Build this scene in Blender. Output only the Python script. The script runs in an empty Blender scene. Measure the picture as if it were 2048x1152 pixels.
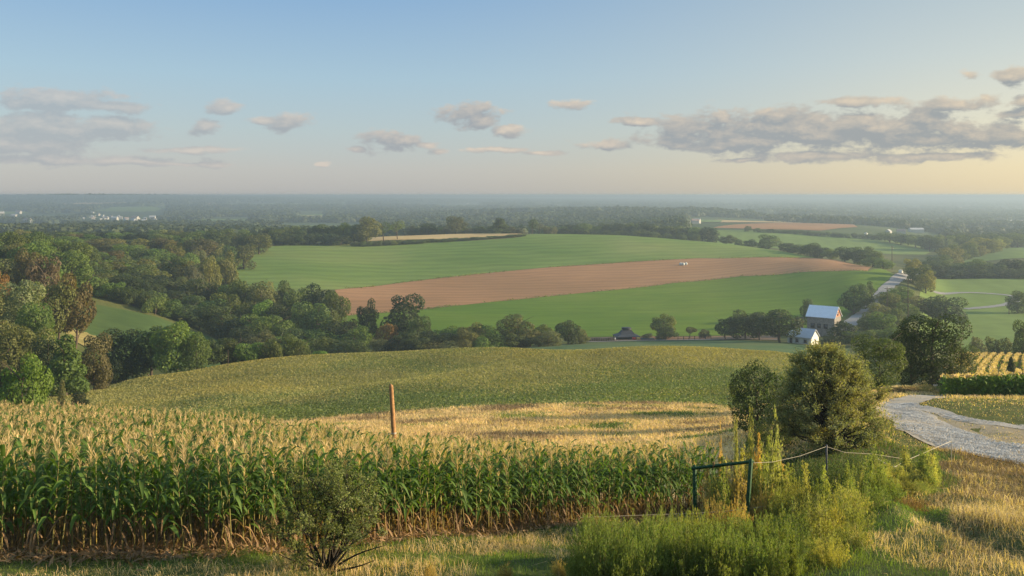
import bpy, math, random
import numpy as np
from mathutils import Vector, Matrix
from mathutils.geometry import delaunay_2d_cdt

# ------------------------------------------------------------------ camera, sky, sun, exposure
scene = bpy.context.scene
C = scene.collection
F = 1774.0            # focal length in photograph pixels (2048 wide)
HY = 390.0            # row of the true horizon in the photograph
cam_d = bpy.data.cameras.new('camera')
cam = bpy.data.objects.new('camera', cam_d)
C.objects.link(cam)
cam_d.sensor_width = 36.0
cam_d.lens = 36.0 * F / 2048.0
cam_d.shift_y = -(576.0 - HY) / 2048.0
cam_d.clip_start = 0.1
cam_d.clip_end = 90000.0
cam.location = (0, 0, 0)
cam.rotation_euler = (math.radians(90), 0, 0)
scene.camera = cam

SUN_AZ = math.radians(88.0)      # clockwise from the view direction (+Y) towards the right
SUN_EL = math.radians(14.0)
SKY_STRENGTH = 0.12
HAZE_DENSITY = 0.00032
scene.view_settings.view_transform = 'Standard'
scene.view_settings.look = 'None'
EXPOSURE = 1.22
scene.view_settings.exposure = EXPOSURE
scene.view_settings.gamma = 1.0
scene.view_settings.use_curve_mapping = False
scene.render.engine = 'CYCLES'
cy = scene.cycles
cy.use_denoising = True
try:
    cy.denoiser = 'OPENIMAGEDENOISE'
    cy.denoising_prefilter = 'ACCURATE'
except Exception:
    pass
cy.max_bounces = 6
cy.diffuse_bounces = 3
cy.glossy_bounces = 2
cy.transmission_bounces = 3
cy.transparent_max_bounces = 8
cy.volume_bounces = 1
cy.use_adaptive_sampling = True
cy.adaptive_threshold = 0.015
cy.sample_clamp_indirect = 6.0

class NT:
    """small helper around a node tree"""
    def __init__(s, tree):
        s.t = tree
        s.t.nodes.clear()
    def n(s, kind, **kw):
        nd = s.t.nodes.new(kind)
        for k, v in kw.items():
            setattr(nd, k, v)
        return nd
    def l(s, a, b):
        s.t.links.new(a, b)
    def put(s, sock, v):
        if hasattr(v, 'is_output'):
            s.l(v, sock)
        else:
            if isinstance(v, (tuple, list)) and len(v) == 3 and sock.type == 'RGBA':
                v = (*v, 1)
            sock.default_value = v
    def math(s, op, a, b=None, c=None, clamp=False):
        nd = s.n('ShaderNodeMath', operation=op, use_clamp=clamp)
        s.put(nd.inputs[0], a)
        if b is not None: s.put(nd.inputs[1], b)
        if c is not None: s.put(nd.inputs[2], c)
        return nd.outputs[0]
    def vmath(s, op, a, b=None, c=None):
        nd = s.n('ShaderNodeVectorMath', operation=op)
        s.put(nd.inputs[0], a)
        if b is not None: s.put(nd.inputs[1], b)
        if c is not None: s.put(nd.inputs[2], c)
        return nd.outputs['Value'] if op in ('LENGTH', 'DOT_PRODUCT', 'DISTANCE') else nd.outputs[0]
    def mix(s, fac, a, b, blend='MIX'):
        nd = s.n('ShaderNodeMix', data_type='RGBA', blend_type=blend)
        s.put(nd.inputs['Factor'], fac)
        s.put(nd.inputs['A'] if False else nd.inputs[6], a)
        s.put(nd.inputs[7], b)
        return nd.outputs[2]
    def ramp(s, fac, stops):
        nd = s.n('ShaderNodeValToRGB')
        els = nd.color_ramp.elements
        while len(els) < len(stops): els.new(0.5)
        for e, (p, c) in zip(els, stops):
            e.position = p
            e.color = (*c, 1) if len(c) == 3 else c
        s.put(nd.inputs[0], fac)
        return nd.outputs[0]
    def rng(s, v, a, b, c=0.0, d=1.0, smooth=False):
        nd = s.n('ShaderNodeMapRange', interpolation_type='SMOOTHSTEP' if smooth else 'LINEAR')
        for i, q in enumerate((v, a, b, c, d)): s.put(nd.inputs[i], q)
        return nd.outputs[0]
    def noise(s, vec, scale, detail=4.0, rough=0.55, dist=0.0):
        nd = s.n('ShaderNodeTexNoise')
        s.put(nd.inputs['Vector'], vec)
        s.put(nd.inputs['Scale'], scale)
        s.put(nd.inputs['Detail'], detail)
        s.put(nd.inputs['Roughness'], rough)
        s.put(nd.inputs['Distortion'], dist)
        return nd.outputs['Fac']

def t_comb3(t, f_):
    c = t.n('ShaderNodeCombineXYZ')
    for i in range(3): t.l(f_, c.inputs[i])
    return c.outputs[0]

world = bpy.data.worlds.new('World')
scene.world = world
world.use_nodes = True
wt = NT(world.node_tree)
sky = wt.n('ShaderNodeTexSky', sky_type='NISHITA')
sky.sun_disc = False
sky.sun_elevation = SUN_EL
sky.sun_rotation = SUN_AZ
sky.altitude = 200.0
sky.air_density = 1.0
sky.dust_density = 1.0
sky.ozone_density = 1.5
tc = wt.n('ShaderNodeTexCoord')
sep = wt.n('ShaderNodeSeparateXYZ')
wt.l(tc.outputs['Generated'], sep.inputs[0])
az = wt.math('ARCTAN2', sep.outputs[0], sep.outputs[1])
hyp = wt.math('SQRT', wt.math('ADD', wt.math('MULTIPLY', sep.outputs[0], sep.outputs[0]),
                              wt.math('MULTIPLY', sep.outputs[1], sep.outputs[1])))
el = wt.math('ARCTAN2', sep.outputs[2], hyp)
cmb = wt.n('ShaderNodeCombineXYZ')
wt.l(az, cmb.inputs[0]); wt.l(el, cmb.inputs[1])
P = cmb.outputs[0]
Pn = wt.vmath('MULTIPLY', P, (1.0, 2.6, 1.0))
n1 = wt.n('ShaderNodeTexNoise'); n1.inputs['Scale'].default_value = 9.0; n1.inputs['Detail'].default_value = 3.0
wt.l(Pn, n1.inputs['Vector'])
warp = wt.vmath('SUBTRACT', n1.outputs['Color'], (0.5, 0.5, 0.5))
Pw = wt.vmath('MULTIPLY_ADD', warp, (0.07, 0.02, 0.0), P)
CLOUDS = [(110,198,120,17),(215,212,80,10),(30,202,60,12),(90,258,165,24),(20,285,150,22),(205,248,60,14),(120,318,230,9),
 (462,209,34,11),(418,256,32,12),(590,250,38,16),(545,240,40,8),(380,298,80,6),(640,329,18,5),(780,285,52,17),(845,293,38,6),
 (930,228,66,15),(952,240,44,15),(1020,262,44,9),(1005,303,70,6),(1085,308,48,5),(880,305,26,6),(1130,207,42,8),
 (1275,242,58,8),(1410,252,120,24),(1550,262,190,29),(1750,262,200,30),(1950,272,110,24),(1450,286,210,12),(1205,290,46,10),
 (1720,209,80,8),(1910,205,66,11),(1942,148,27,8),(2040,155,34,14),(2040,195,30,8),(2045,217,40,9),(1500,320,60,4),
 (1640,314,140,7),(1860,316,110,7),(710,300,18,4),(380,325,60,4),(1445,236,30,14),(1555,232,40,14),(1845,236,50,14)]
CLOUDS += [(1620, 276, 270, 19), (1850, 284, 240, 20), (1380, 268, 90, 18)]
def cloud_density(off):
    """union of the cloud outlines, ragged by fractal noise, at the view direction moved by off"""
    Po = wt.vmath('ADD', P, off) if off else P
    Pe = wt.vmath('ADD', Pw, off) if off else Pw
    dmin = None
    for (cx_, cy_, rx_, ry_) in CLOUDS:
        a_ = math.atan((cx_ - 1024) / F)
        e_ = math.atan((HY - cy_) / F * math.cos(a_))
        ra, re = rx_ / F * 1.12, ry_ / F * 1.45
        v_ = wt.vmath('MULTIPLY_ADD', Pe, (1 / ra, 1 / re, 0), (-a_ / ra, -e_ / re, 0))
        ln = wt.vmath('LENGTH', v_)
        dmin = ln if dmin is None else wt.math('MINIMUM', dmin, ln)
    Pf = wt.vmath('MULTIPLY', Po, (1.0, 1.9, 1.0))
    nf = wt.noise(Pf, 26.0, 9.0, 0.66, 0.2)
    return wt.math('ADD', wt.math('SUBTRACT', 1.18, dmin), wt.math('MULTIPLY', wt.math('SUBTRACT', nf, 0.515), 3.0))
dens = cloud_density(None)
dens_up = cloud_density((0.0035, 0.0085, 0.0))
alpha = wt.math('MULTIPLY', wt.rng(dens, 0.0, 0.62, 0.0, 0.92, True), wt.rng(az, -0.42, -0.1, 0.72, 1.0))
litf = wt.math('ADD', 0.10, wt.math('MULTIPLY', wt.math('SUBTRACT', dens, dens_up), 0.62), clamp=True)
litf = wt.math('ADD', litf, wt.rng(dens, 0.0, 0.6, 0.22, 0.0), clamp=True)
toright = wt.rng(az, -0.5, 0.55, 0.0, 1.0)
shade_c = wt.mix(toright, (0.385, 0.415, 0.45), (0.325, 0.355, 0.37))
lit_c = wt.mix(toright, (0.66, 0.60, 0.55), (0.76, 0.64, 0.48))
cloud_c = wt.mix(litf, shade_c, lit_c)
cloud_c = wt.vmath('MULTIPLY', cloud_c, (1 / (SKY_STRENGTH * 2 ** EXPOSURE),) * 3)
# high thin veil that greys the sky and warms it near the horizon, as haze in the air above does
tex = sky.outputs[0]
KS = 1 / (SKY_STRENGTH * 2 ** EXPOSURE)
elv = wt.rng(el, 0.0, 0.235)
left_c = wt.ramp(elv, [(0.0, (.45, .45, .46)), (0.12, (.47, .475, .485)), (0.3, (.43, .51, .545)), (0.55, (.36, .51, .62)), (1.0, (.215, .385, .62))])
right_c = wt.ramp(elv, [(0.0, (.56, .50, .39)), (0.12, (.60, .54, .41)), (0.3, (.56, .55, .48)), (0.6, (.48, .54, .54)), (1.0, (.40, .49, .53))])
mixlr = wt.rng(az, -0.28, 0.58, 0.0, 1.0, True)
mixlr = wt.math('POWER', mixlr, 1.25)
veil = wt.mix(mixlr, left_c, right_c)
glow_d = wt.vmath('LENGTH', wt.vmath('MULTIPLY', wt.vmath('SUBTRACT', P, (0.62, 0.03, 0)), (3.4, 7.0, 0)))
glow = wt.math('EXPONENT', wt.math('MULTIPLY', wt.math('MULTIPLY', glow_d, glow_d), -1.0))
veil = wt.vmath('ADD', veil, wt.vmath('MULTIPLY', (0.20, 0.13, 0.03), t_comb3(wt, glow)))
veil = wt.vmath('MULTIPLY', veil, (KS, KS, KS))
up = wt.rng(el, 0.30, 0.85, 1.0, 1.75)  # sky overhead, out of view, brightened as added fill light
veil_amt = wt.rng(el, 0.30, 0.75, 0.88, 0.35)
SKY_TINT = wt.vmath('MULTIPLY', wt.mix(veil_amt, tex, veil), wt.mix(wt.rng(up, 1.0, 1.75), (1, 1, 1), (1.85, 1.7, 1.5)))
skyc = wt.mix(alpha, SKY_TINT, cloud_c)
bg = wt.n('ShaderNodeBackground')
wt.l(skyc, bg.inputs[0])
bg.inputs[1].default_value = SKY_STRENGTH
wo = wt.n('ShaderNodeOutputWorld')
wt.l(bg.outputs[0], wo.inputs[0])
world.cycles.sampling_method = 'MANUAL'
world.cycles.sample_map_resolution = 512

sun_d = bpy.data.lights.new('sun', 'SUN')
sun_d.energy = 5.0
sun_d.angle = math.radians(0.6)
sun_d.color = (1.0, 0.79, 0.50)
sun = bpy.data.objects.new('sun', sun_d)
C.objects.link(sun)
S = Vector((math.sin(SUN_AZ) * math.cos(SUN_EL), math.cos(SUN_AZ) * math.cos(SUN_EL), math.sin(SUN_EL)))
sun.rotation_euler = S.to_track_quat('Z', 'Y').to_euler()

# ------------------------------------------------------------------ helpers
rs = np.random.RandomState(7)
random.seed(7)

def tag(o, label=None, cat=None, group=None, kind=None):
    if label: o['label'] = label
    if cat: o['category'] = cat
    if group: o['group'] = group
    if kind: o['kind'] = kind
    return o

def np_mesh(name, V, Fc, mats=(), mi=None, smooth=False):
    """V (n,3); Fc list of (m,k) int arrays (k = 3 or 4) or one array; mi one int array per face"""
    if not isinstance(Fc, (list, tuple)): Fc = [Fc]
    me = bpy.data.meshes.new(name)
    V = np.asarray(V, np.float32)
    me.vertices.add(len(V)); me.vertices.foreach_set('co', V.ravel())
    nl = sum(f.size for f in Fc); nf_ = sum(len(f) for f in Fc)
    me.loops.add(nl); me.polygons.add(nf_)
    me.loops.foreach_set('vertex_index', np.concatenate([f.ravel() for f in Fc]).astype(np.int32))
    tot = np.concatenate([np.full(len(f), f.shape[1], np.int32) for f in Fc])
    st = np.concatenate([[0], np.cumsum(tot)[:-1]]).astype(np.int32)
    me.polygons.foreach_set('loop_start', st)
    me.polygons.foreach_set('loop_total', tot)
    if mi is not None: me.polygons.foreach_set('material_index', np.asarray(mi, np.int32))
    if smooth: me.polygons.foreach_set('use_smooth', np.ones(nf_, bool))
    for m in mats: me.materials.append(m)
    me.update(calc_edges=True)
    return me

def link(name, me, parent=None, loc=None):
    o = bpy.data.objects.new(name, me)
    C.objects.link(o)
    if parent is not None: o.parent = parent
    if loc is not None: o.location = loc
    return o

def hash2(ix, iy, seed):
    h = (ix.astype(np.int64) * 374761393 + iy.astype(np.int64) * 668265263 + seed * 69069) & 0xffffffff
    h = ((h ^ (h >> 13)) * 1274126177) & 0xffffffff
    return ((h ^ (h >> 16)) & 0xffffff) / float(0xffffff)

def vnoise(x, y, seed=0):
    x = np.asarray(x, float); y = np.asarray(y, float)
    ix, iy = np.floor(x), np.floor(y)
    fx, fy = x - ix, y - iy
    fx = fx * fx * (3 - 2 * fx); fy = fy * fy * (3 - 2 * fy)
    a = hash2(ix, iy, seed); b = hash2(ix + 1, iy, seed)
    c = hash2(ix, iy + 1, seed); d = hash2(ix + 1, iy + 1, seed)
    return a + (b - a) * fx + (c - a) * fy + (a - b - c + d) * fx * fy

def fbm(x, y, seed=0, octv=4):
    t = 0; amp = 0.5
    for i in range(octv):
        t = t + amp * vnoise(x * 2 ** i, y * 2 ** i, seed + 17 * i); amp *= 0.5
    return t / (1 - 0.5 ** octv)

def pchip(x, y, xn):
    x = np.asarray(x, float); y = np.asarray(y, float)
    h = np.diff(x); dl = np.diff(y) / h
    m = np.zeros(len(x))
    m[0], m[-1] = dl[0], dl[-1]
    for i in range(1, len(x) - 1):
        if dl[i - 1] * dl[i] > 0:
            w1, w2 = 2 * h[i] + h[i - 1], h[i] + 2 * h[i - 1]
            m[i] = (w1 + w2) / (w1 / dl[i - 1] + w2 / dl[i])
    xn = np.clip(xn, x[0], x[-1])
    i = np.clip(np.searchsorted(x, xn) - 1, 0, len(x) - 2)
    t = (xn - x[i]) / h[i]
    return ((2 * t ** 3 - 3 * t ** 2 + 1) * y[i] + (t ** 3 - 2 * t ** 2 + t) * h[i] * m[i]
            + (-2 * t ** 3 + 3 * t ** 2) * y[i + 1] + (t ** 3 - t ** 2) * h[i] * m[i + 1])

# ------------------------------------------------------------------ the lie of the land
# bearing column (photograph px) -> {distance ahead (m): ground height relative to the camera (m)}
COLS = {
 0:    {18.6:-7.6,30:-10.0,45:-13.2,55:-15.2,65:-18.2,80:-23,110:-31,130:-34.5,150:-36,170:-36,200:-35,225:-33.5,250:-31,300:-28,350:-26.5,430:-26,520:-28,600:-30,700:-36,850:-41,1100:-50,1600:-61,2000:-66,2500:-70,4000:-64,6000:-45,9000:-21,12000:-45,40000:-105},
 150:  {18.6:-7.6,30:-10.1,45:-13.1,55:-15.2,65:-18.0,80:-22.6,110:-30,130:-32.6,150:-35.2,165:-36.9,185:-41,205:-44,230:-43.5,260:-41.5,300:-39.5,350:-34,430:-32,520:-32,600:-33,700:-37,850:-43,1100:-50,1600:-62,2000:-68,2500:-70,4000:-62,6000:-42,9000:-13,12000:-40,40000:-105},
 300:  {18.8:-7.7,30:-10.2,45:-13.2,55:-15.4,65:-17.8,80:-21.5,110:-28.6,130:-32.2,150:-35.4,170:-37.6,190:-39.3,205:-43.0,230:-47.5,260:-47,300:-44.8,330:-43.6,370:-43,430:-42,520:-38,600:-36,700:-37,850:-43,1100:-51,1600:-61,2000:-66,2500:-68,4000:-58,6000:-40,9000:-17,12000:-42,40000:-105},
 450:  {19.3:-7.78,30:-10.2,45:-13.3,55:-15.6,65:-18.0,80:-21.5,110:-28.0,130:-31.3,150:-34.0,170:-36.4,190:-37.9,200:-38.7,220:-43.5,250:-49,300:-53,330:-54,370:-54.5,430:-55,500:-52,560:-48.0,620:-43.5,700:-38.5,800:-41,1100:-52,1600:-61,2000:-64,2500:-66,4000:-62,6000:-50,9000:-32,12000:-46,40000:-105},
 600:  {18:-7.6,21:-8.4,30:-10.4,45:-13.5,55:-15.7,65:-17.8,80:-21.2,110:-27.6,130:-30.8,150:-33.2,170:-35.2,190:-36.3,200:-36.8,220:-41.5,250:-48,300:-55.5,330:-57.8,370:-58.5,430:-58,500:-53,560:-49,620:-44.2,700:-39.2,800:-41,1100:-52,1600:-61,2000:-64,2500:-65,4000:-64,6000:-56,9000:-44,12000:-52,40000:-108},
 785:  {18:-7.75,22.5:-8.7,30:-10.6,38:-12.4,45:-14.0,60:-17.0,80:-21.3,110:-27.2,130:-30.0,150:-32.3,170:-34.2,190:-35.4,200:-35.9,220:-41,250:-47.5,300:-55,330:-57,370:-58,430:-58,520:-55,600:-49.5,650:-44.5,700:-39.8,740:-36.8,770:-36.0,850:-42,1100:-53,1600:-61,2000:-63,2500:-64,4000:-66,6000:-62,9000:-54,12000:-60,40000:-108},
 1000: {18:-7.8,25:-9.6,30:-10.8,40:-13.0,60:-17.2,80:-20.9,110:-26.4,130:-29.2,150:-31.7,170:-33.3,190:-34.4,200:-34.9,215:-38.3,250:-44.6,280:-49.5,300:-52.5,330:-55.8,370:-57.6,430:-58,520:-56,600:-50.5,650:-45,700:-39.6,740:-35.8,770:-33.6,850:-40,1100:-53,1600:-58,2000:-55,2400:-50,3000:-62,4000:-67,6000:-66,9000:-62,12000:-66,40000:-108},
 1200: {18:-7.8,28:-10.4,34:-11.9,45:-13.9,60:-17.2,80:-20.8,110:-26.1,130:-28.8,150:-31.6,175:-33.3,190:-34.0,215:-38.6,240:-42.0,265:-44.9,280:-47.6,300:-50.9,330:-54.8,350:-56.2,430:-58,520:-56,600:-50.5,650:-45.5,700:-39.8,740:-36,765:-34.4,850:-42,1100:-53,1600:-54,2000:-48,2300:-43,3000:-58,4000:-66,6000:-68,9000:-66,12000:-70,40000:-110},
 1400: {18:-7.8,31:-11.2,45:-13.8,60:-16.8,80:-20.6,110:-26.1,130:-28.8,150:-31.4,175:-32.9,190:-33.5,215:-38,240:-41.8,265:-45,280:-47.2,300:-50.2,330:-54,350:-55.8,430:-57,520:-55,600:-49.7,650:-45.5,700:-41.6,740:-39.2,800:-42.8,850:-47.5,920:-49.5,1100:-44.5,1250:-42.5,1450:-46.5,1600:-49,2000:-49,2300:-45,3000:-58,4000:-68,6000:-70,9000:-70,12000:-72,40000:-110},
 1550: {18:-7.8,31:-10.6,45:-12.7,52:-13.6,60:-15.6,80:-20,110:-25.6,130:-28.4,150:-31,175:-33,190:-34,215:-38.6,240:-42.5,265:-45.8,280:-47.6,300:-49.9,315:-51.8,330:-53.4,350:-54.8,430:-55.5,520:-51,600:-46.2,650:-44.4,680:-43.7,720:-45,800:-50,850:-52,920:-52,1100:-45.5,1250:-42.8,1450:-46.5,1600:-50,2000:-56,2500:-56,3000:-62,4000:-70,6000:-74,9000:-74,12000:-76,40000:-110},
 1650: {18:-7.7,30:-9.6,39:-11.3,45:-12.4,60:-15,80:-19.5,110:-25,130:-28,150:-31,175:-34,190:-36,215:-40,240:-43.6,265:-46.8,280:-48.6,300:-50.8,315:-52.6,330:-53.4,350:-53.8,430:-53.6,480:-49.5,520:-46,560:-44.2,600:-44,630:-45.5,700:-50,850:-54.5,920:-54,1100:-48.5,1250:-45,1450:-48,1600:-52,2000:-60,2500:-62,3000:-66,4000:-72,6000:-76,9000:-78,12000:-80,40000:-110},
 1725: {18:-7.6,30:-9.5,40:-11.0,50:-12.2,60:-13.9,70:-15.8,80:-18,110:-24.4,130:-27.8,150:-31,175:-35,200:-38.6,240:-43.2,265:-46,300:-49.6,330:-52,380:-52.6,430:-50.5,480:-46.5,520:-43.6,560:-45,600:-48,700:-53,850:-56,920:-55,1100:-50.5,1250:-47,1450:-50,1600:-54,2000:-62,2500:-66,3000:-70,4000:-74,6000:-78,9000:-80,12000:-82,40000:-110},
 1800: {18:-7.6,30:-9.4,38:-10.9,45:-11.6,55:-13.1,62:-14.0,70:-15.6,80:-17.4,110:-24,150:-30,200:-37,250:-43,300:-48,350:-50.5,400:-50,450:-48.5,500:-46.2,520:-45.8,560:-48,600:-51,700:-55,850:-58,920:-57,1100:-53.5,1250:-52,1450:-54,1600:-58,2000:-64,2500:-68,3000:-72,4000:-76,6000:-80,9000:-82,12000:-84,40000:-110},
 1900: {18:-7.6,30:-9.7,37:-10.9,45:-11.9,55:-12.9,65:-14.8,75:-17.0,90:-19.4,110:-22.6,140:-27.2,165:-30.4,180:-33.5,200:-38,250:-47,300:-53.2,350:-56,400:-57.2,430:-57.2,500:-56,560:-55,620:-56,700:-58,850:-58,1000:-60,1250:-62,1600:-64,2000:-68,2500:-72,3000:-74,4000:-78,6000:-82,9000:-84,12000:-86,40000:-110},
 2048: {18:-7.6,30:-9.9,37:-11.1,46:-12.0,55:-13.0,65:-14.8,75:-17.0,90:-19.4,110:-22.8,140:-27.2,165:-30.6,180:-33.5,200:-38,250:-47,300:-53.2,350:-56,400:-57.2,430:-57.2,500:-56,560:-55,620:-54,700:-53,820:-52,1000:-58,1250:-62,1600:-64,2000:-68,2500:-72,3000:-74,4000:-78,6000:-82,9000:-84,12000:-86,40000:-110},
}
COLS[-1500] = {k: (v if k < 100 else v * 0.85 if k < 1000 else v) for k, v in COLS[0].items()}
COLS[3550] = dict(COLS[2048])
PXK = np.array(sorted(COLS), float)
LD = np.linspace(math.log(16), math.log(40000), 900)
_rows = []
for k in sorted(COLS):
    dd = sorted(COLS[k])
    col = {16.0: COLS[k][dd[0]] + 0.22 * (dd[0] - 16.0)} if dd[0] > 16 else {}
    col.update(COLS[k])
    dd = sorted(col)
    _rows.append(pchip([math.log(q) for q in dd], [col[q] for q in dd], LD))
_rows = np.array(_rows)                       # (ncol, 900)
PXG = np.concatenate([np.arange(-1500, -100, 50), np.arange(-100, 2150, 10), np.arange(2150, 3551, 50)]).astype(float)
_tab = np.array([pchip(PXK, _rows[:, j], PXG) for j in range(len(LD))])      # (900, npx)
# light smoothing across bearings
for _ in range(3):
    _tab[:, 1:-1] = 0.25 * _tab[:, :-2] + 0.5 * _tab[:, 1:-1] + 0.25 * _tab[:, 2:]

BUMPS = [  # px, d, half width m, half depth m, height: grassy mounds and the rut beside the road
 (2010, 21.0, 1.9, 2.6, 0.42), (1950, 26.0, 1.1, 1.0, 0.30), (1900, 22.0, 0.55, 4.0, -0.40),
 (1800, 24.0, 0.7, 0.8, 0.30), (1130, 19.5, 1.3, 0.7, 0.22), (880, 18.6, 1.4, 0.6, 0.12)]

def H(x, y):
    """ground height at world x, y"""
    x = np.asarray(x, float); y = np.asarray(y, float)
    d = np.maximum(y, 16.0)
    px = np.clip(1024 + F * x / d, -1499, 3549)
    ld = np.clip(np.log(d), LD[0], LD[-1] - 1e-9)
    j = (ld - LD[0]) / (LD[1] - LD[0]); j0 = np.clip(np.floor(j).astype(int), 0, len(LD) - 2); tj = j - j0
    i = np.clip(np.searchsorted(PXG, px) - 1, 0, len(PXG) - 2); ti = (px - PXG[i]) / (PXG[i + 1] - PXG[i])
    z = ((_tab[j0, i] * (1 - ti) + _tab[j0, i + 1] * ti) * (1 - tj) + (_tab[j0 + 1, i] * (1 - ti) + _tab[j0 + 1, i + 1] * ti) * tj)
    back = np.clip(16.0 - y, 0, None)
    z = z + np.minimum(back * 0.40, -1.75 - np.minimum(z, -1.8)) * (back > 0)
    m_ = (d > 110) & (d < 235)
    if np.any(m_):
        fd = np.interp(px, [500, 700, 850, 950, 1100, 1250, 1400], [128, 141, 151, 160, 176, 190, 196])
        e_ = np.where(m_, np.exp(-((d - fd) / 9.0) ** 2) * 0.75 - np.exp(-((d - fd - 20) / 11.0) ** 2) * 0.85 * np.clip((1150 - px) / 200, 0, 1), 0)
        z = z + e_ * np.clip((px - 480) / 200, 0, 1) * np.clip((1500 - px) / 200, 0, 1)
    for (bp, bd, bw, bl, bh) in BUMPS:
        bx = (bp - 1024) / F * bd
        z = z + bh * np.exp(-((x - bx) / bw) ** 2 - ((y - bd) / bl) ** 2)
    z = z + np.where(d < 60, (fbm(x * 0.9, y * 0.9, 3, 3) - 0.5) * 0.16, 0)
    z = z + (fbm(x * 0.02, y * 0.02, 5, 3) - 0.5) * np.clip((d - 100) / 200, 0, 1) * 1.0
    return z

def X(px, d): return (px - 1024.0) / F * d
def Z(py, d): return -(py - HY) / F * d
def ground(px, d):
    x = X(px, d)
    return Vector((x, d, float(H(x, d))))
def hit(px, py, dmin, dmax=20000.0):
    """distance at which the line of sight (px, py) meets the ground beyond dmin"""
    dd = np.exp(np.linspace(math.log(dmin), math.log(dmax), 3000))
    pyg = HY - F * H(X(px, dd), dd) / dd
    k = np.nonzero(pyg <= py)[0]
    return float(dd[k[0]]) if len(k) else dmax
# ------------------------------------------------------------------ materials
def mat(name):
    m = bpy.data.materials.new(name)
    m.use_nodes = True
    t = NT(m.node_tree)
    out = t.n('ShaderNodeOutputMaterial')
    b = t.n('ShaderNodeBsdfPrincipled')
    t.l(b.outputs[0], out.inputs[0])
    b.inputs['Roughness'].default_value = 0.9
    b.inputs['Specular IOR Level'].default_value = 0.2
    return m, t, b, out

def coords(t, scale=(1, 1, 1), rot=0.0):
    g = t.n('ShaderNodeNewGeometry')
    mp = t.n('ShaderNodeMapping')
    t.l(g.outputs['Position'], mp.inputs[0])
    mp.inputs['Scale'].default_value = scale
    mp.inputs['Rotation'].default_value = (0, 0, rot)
    return mp.outputs[0]

def simple(name, col, rough=0.8, metal=0.0, var=0.15, scale=3.0, spec=0.3):
    m, t, b, out = mat(name)
    tc_ = t.n('ShaderNodeTexCoord')
    nz = t.noise(tc_.outputs['Object'], scale, 5, 0.6)
    f_ = t.rng(nz, 0.25, 0.75, 1 - var, 1 + var)
    t.l(t.vmath('MULTIPLY', tuple(col), t_comb(t, f_)), b.inputs['Base Color'])
    b.inputs['Roughness'].default_value = rough
    b.inputs['Metallic'].default_value = metal
    b.inputs['Specular IOR Level'].default_value = spec
    return m

def t_comb(t, f_):
    c = t.n('ShaderNodeCombineXYZ')
    for i in range(3): t.l(f_, c.inputs[i])
    return c.outputs[0]

def field_mat(name, cols, big=0.01, fine=0.5, stretch=(1, 1, 1), rot=0.0, fine_amt=0.25, bump=0.0, rows=None):
    """soil / crop colour: slow drift between cols, fine grain on top, optional drill rows (spacing m, angle, strength)"""
    m, t, b, out = mat(name)
    v0 = coords(t)
    v = coords(t, stretch, rot)
    a = t.noise(v0, big, 5, 0.6, 0.4)
    n = len(cols)
    c = t.ramp(t.rng(a, 0.3, 0.7), [(i / max(1, n - 1), q) for i, q in enumerate(cols)])
    g = t.noise(v, fine, 6, 0.65)
    k = t.rng(g, 0.25, 0.75, 1 - fine_amt, 1 + fine_amt)
    if rows:
        sp, ang, amt = rows
        vr = coords(t, (1, 1, 1), ang)
        s_ = t.n('ShaderNodeSeparateXYZ'); t.l(vr, s_.inputs[0])
        wob = t.math('MULTIPLY', t.noise(v0, 0.03, 2), sp * 1.5)
        w = t.math('SINE', t.math('MULTIPLY', t.math('ADD', s_.outputs[0], wob), 2 * math.pi / sp))
        k = t.math('MULTIPLY', k, t.rng(w, -1, 1, 1 - amt, 1 + amt))
    t.l(t.vmath('MULTIPLY', c, t_comb(t, k)), b.inputs['Base Color'])
    b.inputs['Roughness'].default_value = 1.0
    b.inputs['Specular IOR Level'].default_value = 0.05
    if bump:
        bp = t.n('ShaderNodeBump'); bp.inputs['Strength'].default_value = 0.6; bp.inputs['Distance'].default_value = bump
        t.l(g, bp.inputs['Height']); t.l(bp.outputs[0], b.inputs['Normal'])
    return m

M = {}
M['ground'] = field_mat('rough_ground', [(0.060, 0.075, 0.022), (0.085, 0.095, 0.03), (0.12, 0.11, 0.045)], 0.03, 1.2, fine_amt=0.35, bump=0.1)
M['far_land'] = field_mat('far_land', [(0.04, 0.06, 0.025), (0.06, 0.085, 0.032), (0.10, 0.12, 0.05)], 0.003, 0.02, fine_amt=0.2)
M['soy'] = field_mat('yellowing_crop', [(0.13, 0.155, 0.045), (0.22, 0.205, 0.07), (0.30, 0.26, 0.10)], 0.03, 0.8, (0.5, 1.4, 1), 0.2, 0.4, bump=0.15)
M['stubble'] = field_mat('straw_stubble', [(0.50, 0.34, 0.14), (0.62, 0.42, 0.18), (0.36, 0.26, 0.11)], 0.06, 1.0, (0.4, 1.6, 1), 0.1, 0.3, bump=0.1)
M['green'] = field_mat('green_crop', [(0.090, 0.150, 0.030), (0.125, 0.182, 0.042), (0.165, 0.200, 0.058)], 0.008, 0.10, (0.25, 1.5, 1), -0.15, 0.14, rows=(15.0, 1.35, 0.09))
M['green2'] = field_mat('bright_green_crop', [(0.074, 0.138, 0.012), (0.098, 0.158, 0.016), (0.128, 0.178, 0.022)], 0.012, 0.12, (0.25, 1.6, 1), 0.2, 0.2, bump=0.3)
M['brown'] = field_mat('ploughed_soil', [(0.235, 0.132, 0.064), (0.285, 0.155, 0.076), (0.325, 0.185, 0.095)], 0.01, 0.15, (0.2, 2.0, 1), -0.12, 0.12, rows=(10.0, 1.42, 0.08))
M['gold'] = field_mat('ripe_grain', [(0.40, 0.29, 0.13), (0.48, 0.35, 0.17)], 0.02, 0.3, (0.3, 1.5, 1), 0, 0.12)
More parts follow.
